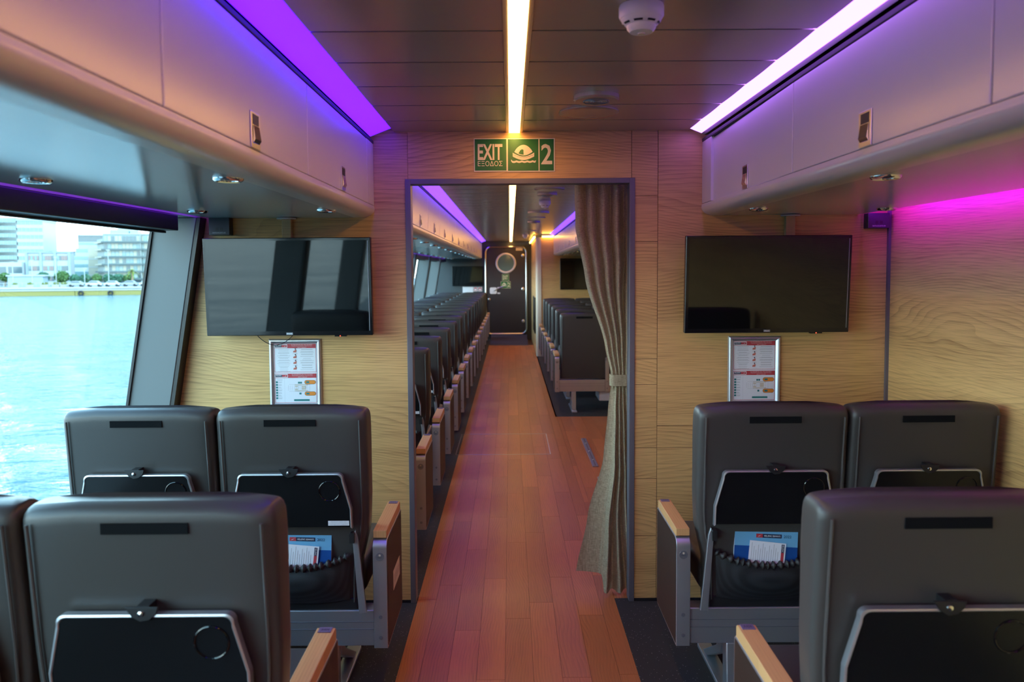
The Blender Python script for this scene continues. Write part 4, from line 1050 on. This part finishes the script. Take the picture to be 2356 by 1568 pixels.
# banded tower with letters
def bands(e, x0, x1, H, n, band, glass_, y=-.2, depth=12, first=0.):
    part('wall', MB().box(x0, x1, 0, depth, 0, H), band, e, smooth=False)
    fh = (H-first)/n
    for k in range(n):
        z0 = first+k*fh
        part('spandrel', MB().box(x0-.15, x1+.15, y, .0, z0, z0+fh*.48), band, e, smooth=False)
        wn = part('window_band', MB().box(x0+.1, x1-.1, -.06, .03, z0+fh*.48, z0+fh), glass_, e, smooth=False)
        m_ = max(3, int((x1-x0)/1.1)); o = MB()
        for j in range(m_+1): xx = x0+.1+(x1-x0-.2)*j/m_; o.box(xx-.05, xx+.05, -.12, -.05, z0+fh*.48, z0+fh)
        part('mullions', o, 'bld_white', wn, smooth=False)
e, W, H = building('banded_tower', -36.5, -21.8, 90, 14, 17.6, 'bld_mint', 'tall pale tower with glass bands and lettering at the window left')
bands(e, 7.5, W, H, 8, 'bld_white', 'win_teal', first=2.0); bands(e, 0, 7.2, H+.7, 8, 'bld_grey', 'win_teal', y=.4, first=2.0)
part('roof_edge', MB().box(7.3, W+.2, -.3, 12, H, H+.9), 'bld_mint', e, smooth=False); part('roof_edge', MB().box(-.2, 7.4, .1, 12, H+.7, H+1.1), 'bld_mint', e, smooth=False)
part('lettering', text_mesh('DNV', 2., (7.5+W)/2+.6, 2.0+(H-2)/8*3.24, -.26, bold=.03, width=3.6, height=.85), 'navy', e, smooth=False)
e, W, H = building('low_block', -21.4, -14.9, 95, 10, 8.4, 'bld_white', 'white low rooftop block behind the three bay office')
part('wall', MB().box(0, W, 0, 10, 0, H), 'bld_white', e, smooth=False); part('window', MB().box(1, 3.2, -.06, .05, H-1.4, H-.5), 'win_teal', e, smooth=False); part('window', MB().box(4.5, 7.5, -.06, .05, H-1.4, H-.5), 'win_teal', e, smooth=False)
# stepped block with dark roof storey and crane behind
e, W, H = building('stepped_building', -14.6, -5.0, 92, 14, 13.6, 'bld_white', 'stepped white block with dark glazed top storey, centre of the window view')
for k, (x0, z0, z1) in enumerate(((0, 0, 4.0), (0, 4.0, 6.4), (.0, 6.4, 8.8), (1.1, 8.8, 11.2), (1.9, 11.2, 13.2))):
    part('terrace', MB().box(x0, W, 0, 12, z0, z1), 'bld_white', e, smooth=False)
    part('window_band', MB().box(x0+.4, W-.2, -.06, .05, z0+1.1, z1-.25), 'win_teal', e, smooth=False)
part('top_storey', MB().box(1.9, W, .2, 12, 13.2, 15.2), 'win_dark', e, smooth=False); part('roof_edge', MB().box(1.7, W+.3, -.1, 12, 15.2, 15.5), 'bld_blue', e, smooth=False)
c = hempty('tower_crane', -12.5, 130, 18.); tag(c, 'small yellow crane above the rooftops', 'crane')
part('mast', MB().box(-.2, .2, -.2, .2, -20, 2.6), 'alu_dark', c); part('jib', MB().prism([(-1.8, 1.4), (1.2, 3.8), (1.6, 3.6), (-1.4, 1.0)], 'y', -.3, .3), 'crane_yellow', c); part('counterweight', MB().box(1.6, 2.6, -.4, .4, .6, 1.9), 'slab_dark', c); part('cab', MB().box(-2.2, -1.5, -.4, .4, .2, 2.4), 'slab_dark', c)
e, W, H = building('beige_building', -4.9, -.9, 75, 10, 9.0, 'bld_beige', 'narrow beige building between the stepped block and the balcony block')
part('wall', MB().box(0, W, 0, 10, 0, H), 'bld_beige', e, smooth=False)
for k in range(3): part('floor_line', MB().box(-.1, W+.1, -.1, 0, 2.6+2.4*k, 2.8+2.4*k), 'bld_white', e, smooth=False)
part('shop', MB().box(.5, W-.4, -.08, .05, 0, 2.), 'win_dark', e, smooth=False)
e, W, H = building('corner_building', -1.6, 3.4, 86, 10, 13.0, 'bld_white', 'white corner building with tall narrow windows behind the balcony block')
part('wall', MB().box(0, W, 0, 10, 0, H), 'bld_white', e, smooth=False); part('penthouse', MB().box(2, 6.5, .5, 8, H, H+2.5), 'bld_white', e, smooth=False)
for r in range(4):
    for k in range(3): part('window', MB().box(.4+.75*k, .8+.75*k, -.06, .05, 2.+2.7*r, 4.1+2.7*r), 'win_dark', e, smooth=False)
# long balcony block with an angled left wing
e, W, H = building('balcony_block', 3.2, 24.5, 60, 16, 12.2, 'bld_grey', 'long six storey block with dark balcony slabs at the right of the window view')
part('wall', MB().box(0, W, .6, 16, 0, H), 'bld_grey', e, smooth=False)
n = 6; fh = (H-1.6)/n
for k in range(n):
    z0 = 1.6+k*fh
    part('balcony_slab', MB().box(-.2, W, -.5, .7, z0-.32, z0+.12), 'slab_dark', e, smooth=False)
    wn = part('window_band', MB().box(.2, W, .5, .62, z0+.1, z0+fh-.3), 'win_teal', e, smooth=False)
    for j in range(22):
        xa = .3+j*.95
        if xa < W-1: part('pane', MB().box(xa+.06, xa+.86, .42, .5, z0+.25, z0+fh-.45), random.choice(('win_warm', 'win_teal', 'win_warm', 'win_dark', 'bld_mint')), wn, smooth=False)
part('pier', MB().box(9.9, 10.2, -.3, .6, 0, H), 'bld_grey', e, smooth=False); part('ground_floor', MB().box(0, W, .3, .6, 0, 1.4), 'win_dark', e, smooth=False)
part('roof_edge', MB().box(-.2, W, .4, 16, H, H+.35), 'bld_white', e, smooth=False); part('rooftop_unit', MB().box(1.5, 6.5, 2, 8, H, H+1.4).box(7, 9, 1.5, 6, H+.2, H+1.2), 'bld_mint', e, smooth=False)
wing = []
for k in range(n):
    z0 = 1.6+k*fh
    part('wing_slab', MB().add([(-.2, -.4, z0-.3), (-.2, -.4, z0+.12), (-4.6, 9, z0+.12), (-4.6, 9, z0-.3), (.3, 0, z0-.3), (.3, 0, z0+.12), (-4.1, 9.3, z0+.12), (-4.1, 9.3, z0-.3)], [(0, 1, 2, 3), (4, 7, 6, 5), (1, 5, 6, 2), (0, 3, 7, 4)]), 'bld_beige' if k > 1 else 'slab_dark', e, smooth=False)
part('wing_wall', MB().prism([(.2, .6), (-3.9, 9.3), (4, 12)], 'z', 0, H-1.2), 'bld_grey', e, smooth=False)
# street furniture, trees, cars
def blob(cx, cy, cz, rx, ry, rz, mb, n=60, leaf=.5, rnd=random):
    for _ in range(n):
        a, b = rnd.uniform(0, 2*PI), math.acos(rnd.uniform(-1, 1)); r = rnd.uniform(.6, 1.)
        p = Vector((cx+rx*r*math.sin(b)*math.cos(a), cy+ry*r*math.sin(b)*math.sin(a), cz+rz*r*math.cos(b)))
        u = Vector((rnd.uniform(-1, 1), rnd.uniform(-1, 1), rnd.uniform(-1, 1))).normalized()*leaf; v = u.orthogonal().normalized()*leaf*.7
        mb.add([p-u, p+v, p+u, p-v], [(0, 1, 2, 3)])
def tree(s, t, h_, r, m_, lab, cat='tree'):
    e = hempty('street_tree' if cat == 'tree' else 'hedge', s, t); tag(e, lab, cat)
    mb = MB(); blob(0, 0, h_-r*.8, r, r, r*.85, mb, 380 if cat == 'tree' else 260, .42)
    part('foliage', mb, m_, e, smooth=False)
    part('trunk', MB().tube([(0, 0, 0), (.1, 0, h_*.4), (0, 0, h_-r)], [.2, .16, .1], 6), 'trunk', e)
tree(-21.2, 45, 5.0, 1.9, 'leaf_green', 'leafy green tree at the left edge of the far quay')
tree(-16.0, 45, 3.4, 1.2, 'leaf_green', 'thin spreading tree in front of the white annex')
tree(-8.2, 48.5, 3.5, 1.5, 'leaf_dark', 'dark green tree beside the white canopy')
tree(-3.0, 46, 3.8, 1.8, 'leaf_green', 'green bush before the gap between buildings')
for k, (s, m_) in enumerate(((-.2, 'leaf_dark'), (2.4, 'leaf_dark'), (5.2, 'leaf_green'), (8.0, 'leaf_dark'), (10.4, 'leaf_dark'), (13.0, 'leaf_green'), (19.0, 'leaf_dark'))):
    tree(s, 47, 2.9, 1.25, m_, '%s hedge bush from the left before the balcony block' % NUM[k], 'hedge')
e = hempty('palm_tree', 15.5, 40); tag(e, 'bright yellow green palm tree in front of the balcony block', 'palm')
part('trunk', MB().tube([(0, 0, 0), (.1, 0, 2.2), (0, 0, 3.8)], [.3, .24, .26], 8), 'trunk', e)
for k in range(22):
    a = 2*PI*k/22*3.1; el = .9-1.5*(k/22); pts = []
    for j in range(7):
        t = j/6; r = 2.0*t; pts.append(Vector((r*math.cos(a)*math.cos(el*.6), r*math.sin(a)*math.cos(el*.6), 3.8+r*math.sin(el)-.9*t*t)))
    o = MB(); sd = Vector((-math.sin(a), math.cos(a), 0))*.22
    for p, p2, j in zip(pts, pts[1:], range(6)): k1, k2 = 1-abs(j/6-.4), 1-abs((j+1)/6-.4)*1.3; o.add([p-sd*k1, p2-sd*k2, p2+sd*k2, p+sd*k1], [(0, 1, 2, 3)])
    part('frond', o, 'leaf_palm', e, smooth=False)
def car(s, t, m_, lab, L_=3.7):
    e = hempty('parked_car', s, t, GND); tag(e, lab, 'car', 'cars on the far quay')
    part('body', MB().prism([(0, .35), (L_, .35), (L_, .85), (L_*.82, .95), (L_*.70, 1.42), (L_*.30, 1.45), (L_*.14, .95), (0, .85)], 'y', 0, 1.7), m_, e, bevel=.06)
    part('windows', MB().prism([(L_*.80, .97), (L_*.69, 1.36), (L_*.31, 1.38), (L_*.17, .97)], 'y', -.01, 1.71), 'win_dark', e, smooth=False)
    for x in (L_*.2, L_*.8):
        for y in (-.02, 1.55): part('wheel', MB().lathe([(.0, 0), (.32, 0), (.32, .18), (0, .18)], (x, y, .32), 'y', 14), 'rubber', e)
for s, m_, lab in ((-19.5, 'car_blue', 'dark blue car at the left end of the far quay'), (9.0-2.6, 'car_silver', 'silver car, leftmost of the parked row on the quay'), (11.6-1.2, 'car_white', 'white car, second from the left of the parked row'),
                   (14.8-.4, 'car_white', 'white car parked below the palm tree'), (18.2+.2, 'car_silver', 'grey car right of the palm tree'), (22.0+.3, 'car_white', 'white car at the right end of the parked row')):
    car(s-2, 26, m_, lab)
e = hempty('white_canopy', -13.8, 40); tag(e, 'white flat roofed kiosk with blue grey front on the quay', 'kiosk')
part('wall', MB().box(.2, 8.2, .3, 4, 0, 2.6), 'bld_blue', e, smooth=False); part('roof', MB().box(-.1, 8.8, 0, 4.4, 2.6, 2.95), 'bld_white', e, smooth=False)
for s, hh, lab in ((-10.8, 6.0, 'thin street lamp before the second office bay'), (-6.5, 6.4, 'thin street lamp before the third office bay'), (-1.1, 7.2, 'thin lamp post before the gap between buildings'), (5.4, 4.4, 'short lamp post before the hedge'), (11.0, 9.0, 'tall lamp post before the balcony block')):
    e = hempty('street_lamp', s, 36); tag(e, lab, 'street lamp'); part('pole', MB().tube([(0, 0, 0), (0, 0, hh)], .08, 6), 'bld_white', e); part('lamp_head', MB().box(-.4, .4, -.15, .15, hh, hh+.25), 'bld_white', e)
e = hempty('quay_railing', -26, 31); tag(e, 'white railing along the far quay street', 'railing')
part('rail', MB().box(0, 33, -.04, .04, .95, 1.05).box(0, 33, -.03, .03, .5, .56), 'bld_white', e, smooth=False)
for k in range(34): part('post', MB().box(k-.05, k+.05, -.05, .05, 0, 1.05), 'bld_white', e, smooth=False)
for k, s in enumerate((-12.6, -7.4, -4.2, -1.0, 1.4, 3.2)):
    e = hempty('planter', s, 28); tag(e, '%s flower planter from the left on the far quay' % NUM[k], 'planter', 'quay planters'); part('box', MB().box(-.8, .8, -.4, .4, 0, .6), 'quay_top', e, smooth=False)
    o = MB(); blob(0, 0, .85, .8, .3, .35, o, 60, .16); part('plant', o, 'leaf_palm', e, smooth=False)
